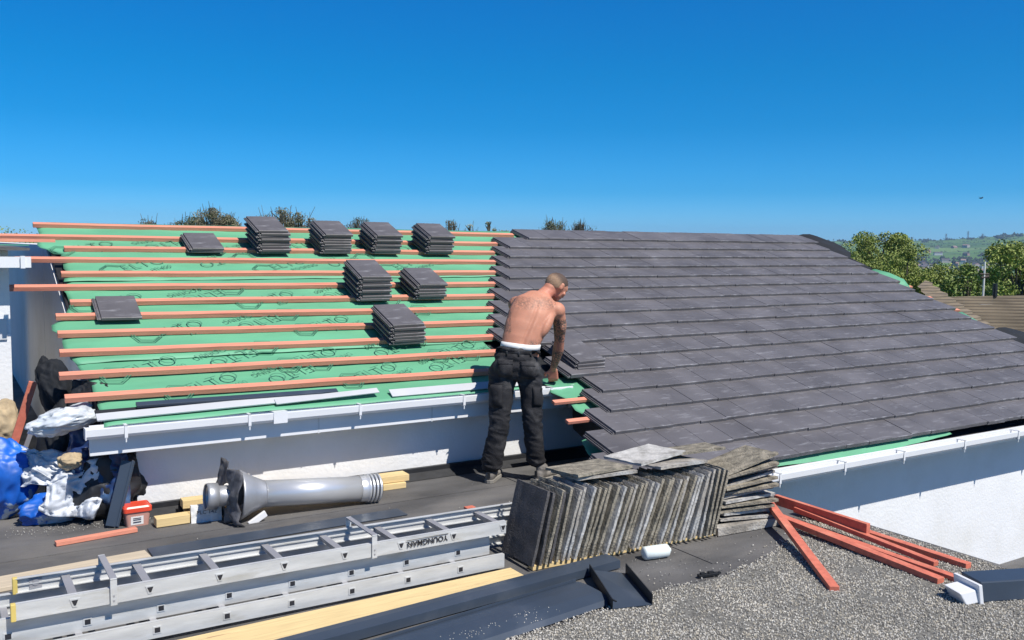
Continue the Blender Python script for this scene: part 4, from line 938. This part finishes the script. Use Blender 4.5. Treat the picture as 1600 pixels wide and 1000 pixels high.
# woods, hedges and village far off
b = MB(); r = random.Random(5)
def blob(b, p, s_, n=14):
    for i in range(n):
        q = p+Vector((r.gauss(0, 1)*s_, r.gauss(0, 1)*s_, abs(r.gauss(0, .35))*s_)); a = r.uniform(.35, .8)*s_
        k = len(b.v); 
        for v in ((1, 0, 0), (0, 1, 0), (-1, 0, 0), (0, -1, 0), (0, 0, 1.1), (0, 0, -.4)): b.v.append(tuple(q+Vector(v)*a*r.uniform(.7, 1.2)))
        b.f += [(k, k+1, k+4), (k+1, k+2, k+4), (k+2, k+3, k+4), (k+3, k, k+4), (k+1, k, k+5), (k+2, k+1, k+5), (k+3, k+2, k+5), (k, k+3, k+5)]
for i in range(520):
    x = r.uniform(1240, 1680); d = r.choice((r.uniform(900, 1500), r.uniform(1500, 2400), r.uniform(1700, 2300), r.uniform(3600, 4300)))
    p = Vector(at_px(x, d, 0)); p.z = terrain_h(p.x, p.y); blob(b, p, d*.0038 if d < 3000 else d*.0018, 8)
for i in range(420):
    x = r.uniform(1240, 1690); d = r.uniform(2350, 4100); d = d-(d % 230)+r.gauss(0, 12) if r.random() < .6 else d
    p = Vector(at_px(x, d, 0)); p.z = terrain_h(p.x, p.y); blob(b, p, d*.0011, 4)
for i in range(60):
    x = r.uniform(1560, 1690); d = r.uniform(3200, 4200); p = Vector(at_px(x, d, 0)); p.z = terrain_h(p.x, p.y); blob(b, p, d*.003, 8)
o = b.build('woodland', material('far_woods', (.035, .045, .028), .9, var=.4, vscale=.01), loc=(0, 0, 0), recalc=False); tag(o, 'distant hedges and woods on the valley floor and the hill', 'woodland', kind='stuff')
mw = [material('village_%d' % i, c, .8) for i, c in enumerate(((.55, .55, .55), (.38, .36, .34), (.30, .20, .17)))]
mroof = material('village_roof', (.10, .09, .10), .8)
vil = []
for i in range(34):
    x = r.uniform(1425, 1590); d = r.choice((r.uniform(1650, 2250), r.uniform(1650, 2250), r.uniform(2300, 3000))); p = Vector(at_px(x, d, 0)); p.z = terrain_h(p.x, p.y)
    t = empty('distant_house', tuple(p), r.uniform(0, 3), 'tiny pale house among the dark trees of the distant village', 'house', 'distant village houses')
    w_, l_, h_ = r.uniform(8, 12), r.uniform(10, 22), r.uniform(6, 9)
    b = MB(); b.box((0, 0, h_/2), (l_, w_, h_)); b.build('wall', mw[i % 3], t, local=True)
    b = MB(); b.prism([(-l_/2, -w_/2-.5, h_+.02), (-l_/2, w_/2+.5, h_+.02), (-l_/2, 0, h_+3.2)], (l_, 0, 0)); b.build('roof', mroof if i % 2 else mw[2], t, local=True)
for x, yt, yb, lab in ((1421, 371, 379, 'smallest pylon, far left of the four on the hill skyline'), (1474, 366, 378, 'second pylon from the left on the hill skyline'), (1508, 362, 378, 'tallest pylon on the hill skyline'), (1531, 366, 377, 'rightmost pylon on the hill skyline')):
    d = 4150; p = Vector(at_px(x, d, 0)); zg = terrain_h(p.x, p.y); p.z = zg; H_ = 1.9+(384+(x-800)*.0105-yt)/1431*d-zg; H_ = max(20, H_)
    t = empty('pylon', tuple(p), R(-32), lab, 'pylon', 'pylons on the skyline'); b = MB()
    for sx, sy in ((1, 1), (1, -1), (-1, 1), (-1, -1)): b.beam((sx*3.6, sy*3.6, 0), (sx*.8, sy*.8, H_), .8, .8)
    for zz in (.2, .4, .6, .8): w_ = 3.6-2.8*zz; b.beam((-w_, -w_, zz*H_), (w_, -w_, (zz+.12)*H_), .5, .5); b.beam((w_, w_, zz*H_), (-w_, w_, (zz+.12)*H_), .5, .5)
    for zz in (.68, .82, .96): b.beam((-7, 0, zz*H_), (7, 0, zz*H_), .9, .9)
    b.build('lattice', material('pylon_steel', (.16, .17, .19), .7) if 'pylon_steel' not in bpy.data.materials else bpy.data.materials['pylon_steel'], t, local=True)
# a bird high over the hill
p = Vector(LF((1525-800)/1431*60, 60, 1.9+(384+7.6-311)/1431*60)); b = MB()
b.add([(0, 0, 0), (-.22, .05, .09), (-.26, -.02, .08), (-.02, -.08, 0), (.22, .05, .09), (.26, -.02, .08), (.02, -.08, 0), (0, .14, .0), (0, -.16, 0), (0, 0, .05), (0, 0, -.04)], [(0, 1, 2, 3), (0, 6, 5, 4), (7, 9, 3), (7, 6, 9), (8, 3, 9), (8, 9, 6), (7, 3, 10), (7, 10, 6), (8, 10, 3), (8, 6, 10)])
o = b.build('bird', M['black'], loc=(0, 0, 0)); o.location = p; tag(o, 'tiny dark bird flying in the blue sky above the hill', 'bird')

# ---------------------------------------------------------------- the roofer
# local axes: x = his right as seen from behind, y = the way he faces (towards the roof), z up
man = empty('person', (3.94, 6.15, 0), R(-32.2), 'shirtless tattooed man in black work trousers bending over the eaves, seen from behind', 'person'); man.scale = (1.07, 1.04, 1.0)
def union_mesh(name, balls, voxel, mat, smooth=6, parent=man, factor=.5):
    """balls: (centre, radii(3), euler) merged into one skin by a voxel remesh"""
    bm = bmesh.new()
    for c, r_, e_ in balls:
        m = Matrix.Translation(c) @ (Euler(e_).to_matrix().to_4x4() if e_ else Matrix.Identity(4)) @ Matrix.Diagonal((r_[0], r_[1], r_[2], 1))
        bmesh.ops.create_icosphere(bm, subdivisions=3 if max(r_) > .07 else 2, radius=1, matrix=m)
    me = bpy.data.meshes.new(name); bm.to_mesh(me); bm.free()
    tmp = bpy.data.objects.new(name, me); col.objects.link(tmp)
    q = tmp.modifiers.new('r', 'REMESH'); q.mode = 'VOXEL'; q.voxel_size = voxel; q.use_smooth_shade = True
    q = tmp.modifiers.new('s', 'SMOOTH'); q.iterations = smooth; q.factor = factor
    dg = bpy.context.evaluated_depsgraph_get(); out = bpy.data.meshes.new_from_object(tmp.evaluated_get(dg)); bpy.data.objects.remove(tmp)
    out.materials.clear(); out.materials.append(mat)
    for p in out.polygons: p.use_smooth = True
    o = bpy.data.objects.new(name, out); col.objects.link(o); o.parent = parent; return o
def chain(pts, rs, flat=None, step=.42):
    out = []
    for (a, ra), (b_, rb) in zip(zip(pts, rs), list(zip(pts, rs))[1:]):
        a = Vector(a); b_ = Vector(b_); n = max(2, int((b_-a).length/(min(ra, rb)*step))+1)
        for i in range(n+1):
            t_ = i/n; k = ra+(rb-ra)*t_; out.append((a.lerp(b_, t_), (k, k, k) if not flat else (k*flat[0], k*flat[1], k*flat[2]), None))
    return out
def ell(c, r_, e_=None): return [(Vector(c), r_, e_)]
sp = [Vector(p) for p in ((.005, -.01, 1.04), (.02, .01, 1.14), (.05, .05, 1.24), (.09, .10, 1.33), (.125, .155, 1.41), (.15, .19, 1.465))]
B_ = []
tilt = (R(-30), R(17), 0)
WD = ((.150, .104), (.148, .098), (.160, .104), (.176, .114), (.172, .110), (.118, .080))
for i in range(41):
    t_ = i/40*5; k = min(4, int(t_)); ff = t_-k; p = sp[k].lerp(sp[k+1], ff); ff2 = ff*ff*(3-2*ff)
    w_, d_ = (WD[k][q]+(WD[k+1][q]-WD[k][q])*ff2 for q in (0, 1)); B_ += [(p, (w_, d_, .060), tilt)]
# shoulders, shoulder blades, lats, traps, the long muscles beside the spine
B_ += ell((.285, .165, 1.375), (.070, .072, .070)) + ell((-.015, .225, 1.415), (.070, .075, .070))
B_ += ell((.205, .098, 1.362), (.080, .040, .095), (R(-30), R(22), R(10))) + ell((.035, .138, 1.392), (.080, .040, .095), (R(-30), R(0), R(-10)))
B_ += ell((.205, .060, 1.265), (.045, .07, .13), (R(-30), R(25), 0)) + ell((-.050, .09, 1.29), (.045, .07, .13), (R(-30), R(8), 0))
B_ += chain([(.155, .19, 1.465), (.235, .18, 1.42)], [.055, .050]) + chain([(.145, .20, 1.475), (.045, .225, 1.445)], [.055, .050])
for sx in (-1, 1):
    B_ += chain([(.005+.042*sx, -.070, 1.06), (.022+.042*sx, -.045, 1.15), (.055+.045*sx, -.012, 1.25), (.10+.045*sx, .030, 1.35)], [.034, .036, .036, .03], step=.25)
B_ += chain([(.15, .20, 1.46), (.195, .235, 1.50), (.245, .275, 1.545)], [.066, .060, .058])
# right arm hanging down to the eaves
B_ += chain([(.295, .170, 1.37), (.312, .20, 1.29), (.318, .24, 1.20), (.318, .285, 1.105)], [.060, .054, .050, .041])
B_ += ell((.335, .21, 1.25), (.035, .05, .075), (R(-20), 0, 0))
B_ += chain([(.318, .285, 1.105), (.312, .33, 1.03), (.295, .385, .93), (.280, .425, .862)], [.042, .047, .035, .026])
# left arm reaching forward in front of him, hand on the roof
B_ += chain([(-.02, .235, 1.41), (-.015, .32, 1.30), (.0, .40, 1.18)], [.058, .052, .042])
B_ += chain([(.0, .40, 1.18), (.03, .49, 1.08), (.075, .59, .955)], [.043, .042, .027])
# head: skull, jaw, brow, nose, ears; he looks down to the right
hc = Vector((.292, .300, 1.568))
f_ = Vector((.60, .42, -.62)).normalized(); up_ = (Vector((0, 0, 1))-f_*f_.z).normalized(); rt_ = f_.cross(up_).normalized()
def H(r_, u_, ff): return hc+rt_*r_+up_*u_+f_*ff
he = Matrix((rt_, f_, up_)).transposed().to_euler()
B_ += [(H(0, .012, -.008), (.077, .098, .090), he), (H(0, -.045, .040), (.055, .055, .055), he), (H(0, -.085, .062), (.033, .030, .024), he), (H(0, .015, .060), (.058, .038, .040), he),
       (H(0, -.020, .098), (.013, .016, .022), he), (H(0, -.035, .104), (.016, .014, .010), he), (H(0, -.062, .086), (.026, .014, .014), he)]
for sx in (-1, 1):
    B_ += [(H(.078*sx, -.012, -.002), (.009, .018, .030), he), (H(.082*sx, .008, -.006), (.008, .016, .014), he), (H(.045*sx, -.03, .065), (.025, .02, .02), he)]
B_ += [(H(0, -.055, -.045), (.056, .05, .045), he)]
def hand(wr, d, pn, side, curl, s=1.0):
    """wr wrist, d along the hand, pn palm normal; five fingers of unequal length, bent at the knuckles"""
    d = Vector(d).normalized(); pn = Vector(pn).normalized(); lat = d.cross(pn).normalized()*side; out = []; wr = Vector(wr)
    for k in range(7):
        for j in (-1, -.33, .33, 1): out.append((wr+d*(.015+.012*k)*s+lat*j*.028*s*(.75+.04*k), (.014*s, .014*s, .014*s), None))
    for j, (off, ln) in enumerate(((-.030, .066), (-.010, .076), (.010, .072), (.029, .056))):
        p = wr+d*.092*s+lat*off*s; dd = d.copy(); q = [p.copy()]
        for seg in (.45, .32, .23):
            dd = (dd*math.cos(curl*(1.0+.08*j))+pn*math.sin(curl*(1.0+.08*j))).normalized(); p = p+dd*ln*seg*s*1.15; q.append(p.copy())
        out += chain(q, [.0098*s, .0090*s, .0084*s, .0074*s], step=.5)
    b0 = wr+d*.030*s-lat*.030*s; t1 = b0+(d*.5-lat*.75+pn*.35).normalized()*.036*s; t2 = t1+(d*.8-lat*.15+pn*.5).normalized()*.030*s; t3 = t2+(d*.7+lat*.25+pn*.6).normalized()*.022*s
    return out+chain([b0, t1, t2, t3], [.0135*s, .0115*s, .0100*s, .0085*s], step=.5)
B_ += hand((.280, .428, .858), (.02, .30, -.95), (.05, .90, .35), 1, .62, 1.08)
B_ += hand((.078, .598, .945), (.25, .85, -.42), (0, -.35, -.90), -1, .22, 1.05)
def skin():
    m = material('skin', (.50, .225, .145), .58, var=.10, vscale=9, bump=.10, bscale=60, spec=.4)
    m.node_tree.nodes['Principled BSDF'].inputs['Subsurface Weight'].default_value = .08
    m.node_tree.nodes['Principled BSDF'].inputs['Subsurface Radius'].default_value = (.02, .008, .004)
    t = m.node_tree; L = t.links; src, dst = basecolor_socket(m)
    at = t.nodes.new('ShaderNodeAttribute'); at.attribute_name = 'ink'; a2 = t.nodes.new('ShaderNodeAttribute'); a2.attribute_name = 'flush'
    tc = t.nodes.new('ShaderNodeTexCoord'); wv = t.nodes.new('ShaderNodeTexNoise'); wv.inputs['Scale'].default_value = 42; wv.inputs['Detail'].default_value = 4; wv.inputs['Distortion'].default_value = 2.2
    L.new(tc.outputs['Object'], wv.inputs['Vector'])
    mr = t.nodes.new('ShaderNodeMapRange'); mr.inputs[1].default_value = .44; mr.inputs[2].default_value = .54; L.new(wv.outputs[0], mr.inputs[0])
    mu = t.nodes.new('ShaderNodeMath'); mu.operation = 'MULTIPLY'; L.new(mr.outputs[0], mu.inputs[0]); L.new(at.outputs['Fac'], mu.inputs[1])
    fl = t.nodes.new('ShaderNodeMix'); fl.data_type = 'RGBA'; fl.inputs[7].default_value = (.56, .185, .13, 1); L.new(a2.outputs['Fac'], fl.inputs[0]); L.new(src, fl.inputs[6])
    mx = t.nodes.new('ShaderNodeMix'); mx.data_type = 'RGBA'; mx.inputs[7].default_value = (.065, .065, .055, 1); L.new(mu.outputs[0], mx.inputs[0]); L.new(fl.outputs[2], mx.inputs[6]); L.new(mx.outputs[2], dst)
    return m
M['skin'] = skin()
body = union_mesh('body', B_, .0065, M['skin'], smooth=9)
def sm(a, b_, x): t_ = max(0, min(1, (x-a)/(b_-a))); return t_*t_*(3-2*t_)
ink = []; flush = []
for v in body.data.vertices:
    x, y, z = v.co; k = 0
    # a groove down the spine, drawn into the surface
    sxx = .005+.12*sm(1.04, 1.46, z); 
    if y < .16 and 1.05 < z < 1.46: d = abs(x-sxx-.012); g_ = math.exp(-(d/.016)**2)*sm(1.04, 1.10, z)*sm(1.48, 1.40, z); v.co += Vector((0, .010, .004))*g_
    arm = x > .262 and z < 1.30
    if arm and z > .87: k = 1
    if x > .255 and 1.02 < z < 1.10: k *= .4
    if z > 1.385 and x < .28 and (v.co-hc).length > .13: k = max(k, .58*sm(1.365, 1.42, z)*(1-sm(1.465, 1.50, z))*(.55+.9*abs(noise.noise(Vector((x*14, y*14, z*14))))))
    if x < -.06 and z > 1.2: k = max(k, .6)
    if .06 < x < .18 and 1.05 < z < 1.17: k = max(k, .75*sm(1.17, 1.12, z)*sm(.05, .09, x))
    ink.append(k)
    flush.append(max(.85*math.exp(-((Vector((x, y, z))-Vector((.235, .25, 1.50))).length/.075)**2), .45*math.exp(-((Vector((x, y, z))-Vector((.315, .27, 1.10))).length/.09)**2), .6 if z < .83 else 0))
body.data.attributes.new('ink', 'FLOAT', 'POINT').data.foreach_set('value', ink)
body.data.attributes.new('flush', 'FLOAT', 'POINT').data.foreach_set('value', flush)
for sx in (-1, 1):
    b = MB(); e = union_mesh('eye', [(H(.030*sx, -.008, .083), (.011, .008, .007), he)], .003, M['ink'], smooth=1)
# cropped hair: a close cap over skull, nape and sides, darkest over the crown and forehead
mh = material('cropped_hair', (.30, .19, .12), .75, var=.18, vscale=70, bump=.35, bscale=240)
t = mh.node_tree; src, dst = basecolor_socket(mh); at = t.nodes.new('ShaderNodeAttribute'); at.attribute_name = 'crown'
mx = t.nodes.new('ShaderNodeMix'); mx.data_type = 'RGBA'; mx.inputs[7].default_value = (.055, .035, .028, 1); t.links.new(at.outputs['Fac'], mx.inputs[0]); t.links.new(src, mx.inputs[6]); t.links.new(mx.outputs[2], dst)
hair = union_mesh('hair', [(H(0, .0125, -.010), (.0800, .1010, .0930), he)], .005, mh, smooth=2)
bm = bmesh.new(); bm.from_mesh(hair.data); dl = []
for v in bm.verts:
    q = v.co-hc; u_ = q.dot(up_); ff = q.dot(f_); rr = abs(q.dot(rt_))
    line = -.050 if ff < -.035 else (-.050+(ff+.035)*1.15 if ff < .03 else .025+(ff-.03)*.9)
    if u_ < line: dl.append(v)
bmesh.ops.delete(bm, geom=dl, context='VERTS'); bm.to_mesh(hair.data); bm.free()
cr_ = []
for v in hair.data.vertices:
    q = v.co-hc; u_ = q.dot(up_); ff = q.dot(f_); cr_.append(sm(-.035, .030, u_+ff*.5)*.9)
hair.data.attributes.new('crown', 'FLOAT', 'POINT').data.foreach_set('value', cr_)

# trousers
M['trouser'] = material('black_work_cloth', (.021, .021, .024), .82, var=.35, vscale=7, bump=.5, bscale=160, spec=.25, alt=(.085, .083, .085), altscale=6, altlo=.53, althi=.72)
T_ = []
T_ += [((Vector((-.005, .00, 1.055))), (.162, .118, .050), (R(-10), R(7), 0)), (Vector((-.015, -.005, 1.00)), (.175, .128, .07), (R(-6), R(5), 0)), (Vector((-.022, -.010, .94)), (.186, .135, .08), None), (Vector((-.022, -.005, .885)), (.186, .128, .07), None)]
T_ += ell((-.100, -.060, .930), (.092, .085, .095)) + ell((.070, -.060, .915), (.090, .085, .095))
T_ += chain([(-.115, -.005, .89), (-.128, -.025, .76), (-.134, -.050, .60), (-.137, -.060, .51), (-.152, -.060, .38), (-.178, -.050, .25), (-.196, -.045, .14)], [.110, .101, .086, .079, .077, .079, .076], flat=(.98, 1, 1))
T_ += chain([(.080, -.005, .89), (.096, -.010, .76), (.106, -.030, .60), (.110, -.038, .51), (.118, -.025, .38), (.130, -.005, .26), (.138, .005, .18)], [.100, .091, .080, .076, .074, .075, .070], flat=(.98, 1, 1))
# cloth bunching over the ankles
for (cx, cy, zs, r_) in ((-.192, -.040, (.165, .128), .080), (.136, .008, (.205, .165), .075)):
    for i, z in enumerate(zs): T_ += [(Vector((cx+.006*math.sin(i*2), cy, z)), (r_, r_, .022), (R(8*math.sin(i*2.2)), R(10*math.cos(i*1.7)), 0))]
tr_ = union_mesh('trousers', T_, .0075, M['trouser'], smooth=8)
for v in tr_.data.vertices:
    p = v.co; n_ = v.normal
    bend = max(math.exp(-((p.z-.50)/.11)**2), math.exp(-((p.z-.17)/.09)**2), .7*math.exp(-((p.z-.84)/.06)**2))
    w1 = Vector((p.x*7+p.z*4, p.y*7, p.z*11+p.x*6)); k = .008*noise.noise(w1)+(.0015+.0065*bend)*(1-3*abs(noise.noise(Vector((p.x*9+3, p.y*9, p.z*22+p.x*9)))))
    v.co = p+n_*k
def patch(name, quad, mat, off=.006, parent=tr_, n=6, bulge=.008):
    """pocket: a patch projected from behind onto the trousers"""
    a, b_, c, d = [Vector((q[0], 0, q[1])) for q in quad[:4]]; vs = []; fs = []
    from mathutils.bvhtree import BVHTree
    me = tr_.data; bv = BVHTree.FromPolygons([v.co for v in me.vertices], [p.vertices for p in me.polygons])
    for k_ in (0, 1):
        for j in range(n+1):
            for i in range(n+1):
                p = a.lerp(b_, i/n).lerp(d.lerp(c, i/n), j/n); dirn = Vector((quad[4][0], quad[4][1], 0)).normalized()
                o_ = Vector((p.x, 0, p.z))-dirn*1.0+Vector((quad[4][2], 0, 0)) if len(quad[4]) > 2 else Vector((p.x, 0, p.z))-dirn
                h = bv.ray_cast(o_, dirn); q = h[0] if h[0] else Vector((p.x, -.1, p.z)); edge = min(i, j, n-i, n-j)
                vs.append(q-dirn*(off+(bulge if edge else 0) if k_ else -.01))
    W_ = n+1; Q_ = W_*W_
    for j in range(n):
        for i in range(n): k = Q_+j*W_+i; fs.append((k, k+1, k+W_+1, k+W_))
    per = [i for i in range(W_)]+[j*W_+n for j in range(1, W_)]+[n*W_+i for i in range(n-1, -1, -1)]+[j*W_ for j in range(n-1, 0, -1)]
    for p_, q_ in zip(per, per[1:]+per[:1]): fs.append((p_, q_, Q_+q_, Q_+p_))
    b = MB(); b.add(vs, fs); o = b.build(name, mat, parent, local=True, smooth=True); return o
B0 = (0, 1)
patch('back_pocket', ((-.155, .985), (-.045, .985), (-.045, .865), (-.150, .865), B0), M['trouser'])
patch('back_pocket', ((.015, .975), (.120, .970), (.118, .850), (.018, .855), B0), M['trouser'])
patch('pocket_flap', ((-.158, 1.00), (-.042, 1.00), (-.042, .965), (-.158, .965), B0), M['trouser'], off=.011)
patch('pocket_flap', ((.012, .990), (.124, .984), (.124, .95), (.012, .955), B0), M['trouser'], off=.011)
patch('cargo_pocket', ((-.225, .80), (-.120, .80), (-.115, .62), (-.215, .62), B0), M['trouser'], bulge=.016)
patch('cargo_pocket', ((.105, .78), (.180, .77), (.175, .62), (.110, .63), B0), M['trouser'], bulge=.014)
patch('waistband', ((-.168, 1.095), (.160, 1.068), (.165, 1.035), (-.175, 1.058), B0), M['trouser'], off=.002, n=14, bulge=.003)
for x in (-.09, .0, .09): patch('belt_loop', ((x-.006, 1.092-.08*(x+.15)), (x+.006, 1.091-.08*(x+.15)), (x+.006, 1.035-.05*(x+.15)), (x-.006, 1.036-.05*(x+.15)), B0), M['felt_dark'], off=.006, n=2, bulge=.001)
# white waistband of the underpants, hugging the waist
b = MB(); vs = []; K = 56
from mathutils.bvhtree import BVHTree as _B
bvb = _B.FromPolygons([v.co for v in body.data.vertices], [p.vertices for p in body.data.polygons])
for j, dz in enumerate((-.022, .0, .022)):
    for i in range(K):
        a = 2*math.pi*i/K; c = Vector((.008, -.003, 0)); dr = Vector((math.cos(a), math.sin(a), 0)); zz = 1.096-.085*(dr.x*.15)+dz+(.006 if dr.y < 0 else 0)
        h = bvb.ray_cast(Vector((c.x, c.y, zz))+dr*.6, -dr); p = h[0] if h[0] and h[0].to_2d().length < .26 else Vector((c.x+dr.x*.15, c.y+dr.y*.1, zz))
        vs.append(p+dr*.004)
fs = [(j*K+i, j*K+(i+1) % K, (j+1)*K+(i+1) % K, (j+1)*K+i) for j in range(2) for i in range(K)]
b.add(vs, fs); o = b.build('underwear_band', M['label'], man, local=True, smooth=True); q = o.modifiers.new('s', 'SOLIDIFY'); q.thickness = .003
# boots
M['boot'] = material('grey_work_shoe', (.14, .13, .12), .8, var=.35, vscale=20, bump=.4, bscale=90, alt=(.24, .22, .20), altscale=9)
M['sole'] = material('shoe_sole', (.24, .225, .20), .85, var=.2)
def shoe(hx, hy, yaw, zo=0):
    Rz = Matrix.Rotation(yaw, 3, 'Z')
    def P(x, y, z): q = Rz @ Vector((x, y, 0)); return Vector((hx+q.x, hy+q.y, z+zo))
    e_ = (0, 0, yaw)
    bl = [(P(0, .03, .060), (.042, .055, .050), e_), (P(0, .09, .055), (.043, .06, .042), e_), (P(.002, .16, .045), (.047, .06, .032), e_), (P(.004, .21, .040), (.045, .05, .026), e_), (P(0, .035, .105), (.045, .055, .045), e_), (P(0, .0, .055), (.038, .04, .045), e_)]
    u = union_mesh('shoe', bl, .006, M['boot'], smooth=4)
    for v in u.data.vertices: v.co.z = max(v.co.z, .018+zo)
    b = MB(); out = [(-.034, -.030), (-.040, .02), (-.040, .08), (-.048, .15), (-.044, .21), (-.022, .255), (.012, .262), (.040, .23), (.050, .17), (.042, .08), (.040, .02), (.034, -.030), (.012, -.045), (-.012, -.045)]
    b.prism([P(x, y, .0) for x, y in out], (0, 0, .030)); b.build('sole', M['sole'], u, local=True, bevel=.004)
    b = MB(); b.box(P(0, -.042, .07), (.02, .008, .05), Matrix.Rotation(yaw, 3, 'Z')); b.build('heel_tab', M['felt_dark'], u, local=True)
    return u
shoe(-.205, -.075, R(-12)); shoe(.165, -.03, R(-38))

# ---------------------------------------------------------------- the air
b = MB(); b.box((0, 0, 20), (10800, 10800, 270))
hz = b.build('haze', bpy.data.materials.new('haze'), loc=(0, 0, 0)); tag(hz, 'thin blue summer haze over the valley', 'haze', kind='stuff')
m = hz.data.materials[0]; m.use_nodes = True; t = m.node_tree; t.nodes.remove(t.nodes['Principled BSDF'])
v = t.nodes.new('ShaderNodeVolumePrincipled'); v.inputs['Color'].default_value = (.42, .68, 1, 1); v.inputs['Density'].default_value = .00010; v.inputs['Anisotropy'].default_value = .2
t.links.new(v.outputs[0], t.nodes['Material Output'].inputs['Volume'])
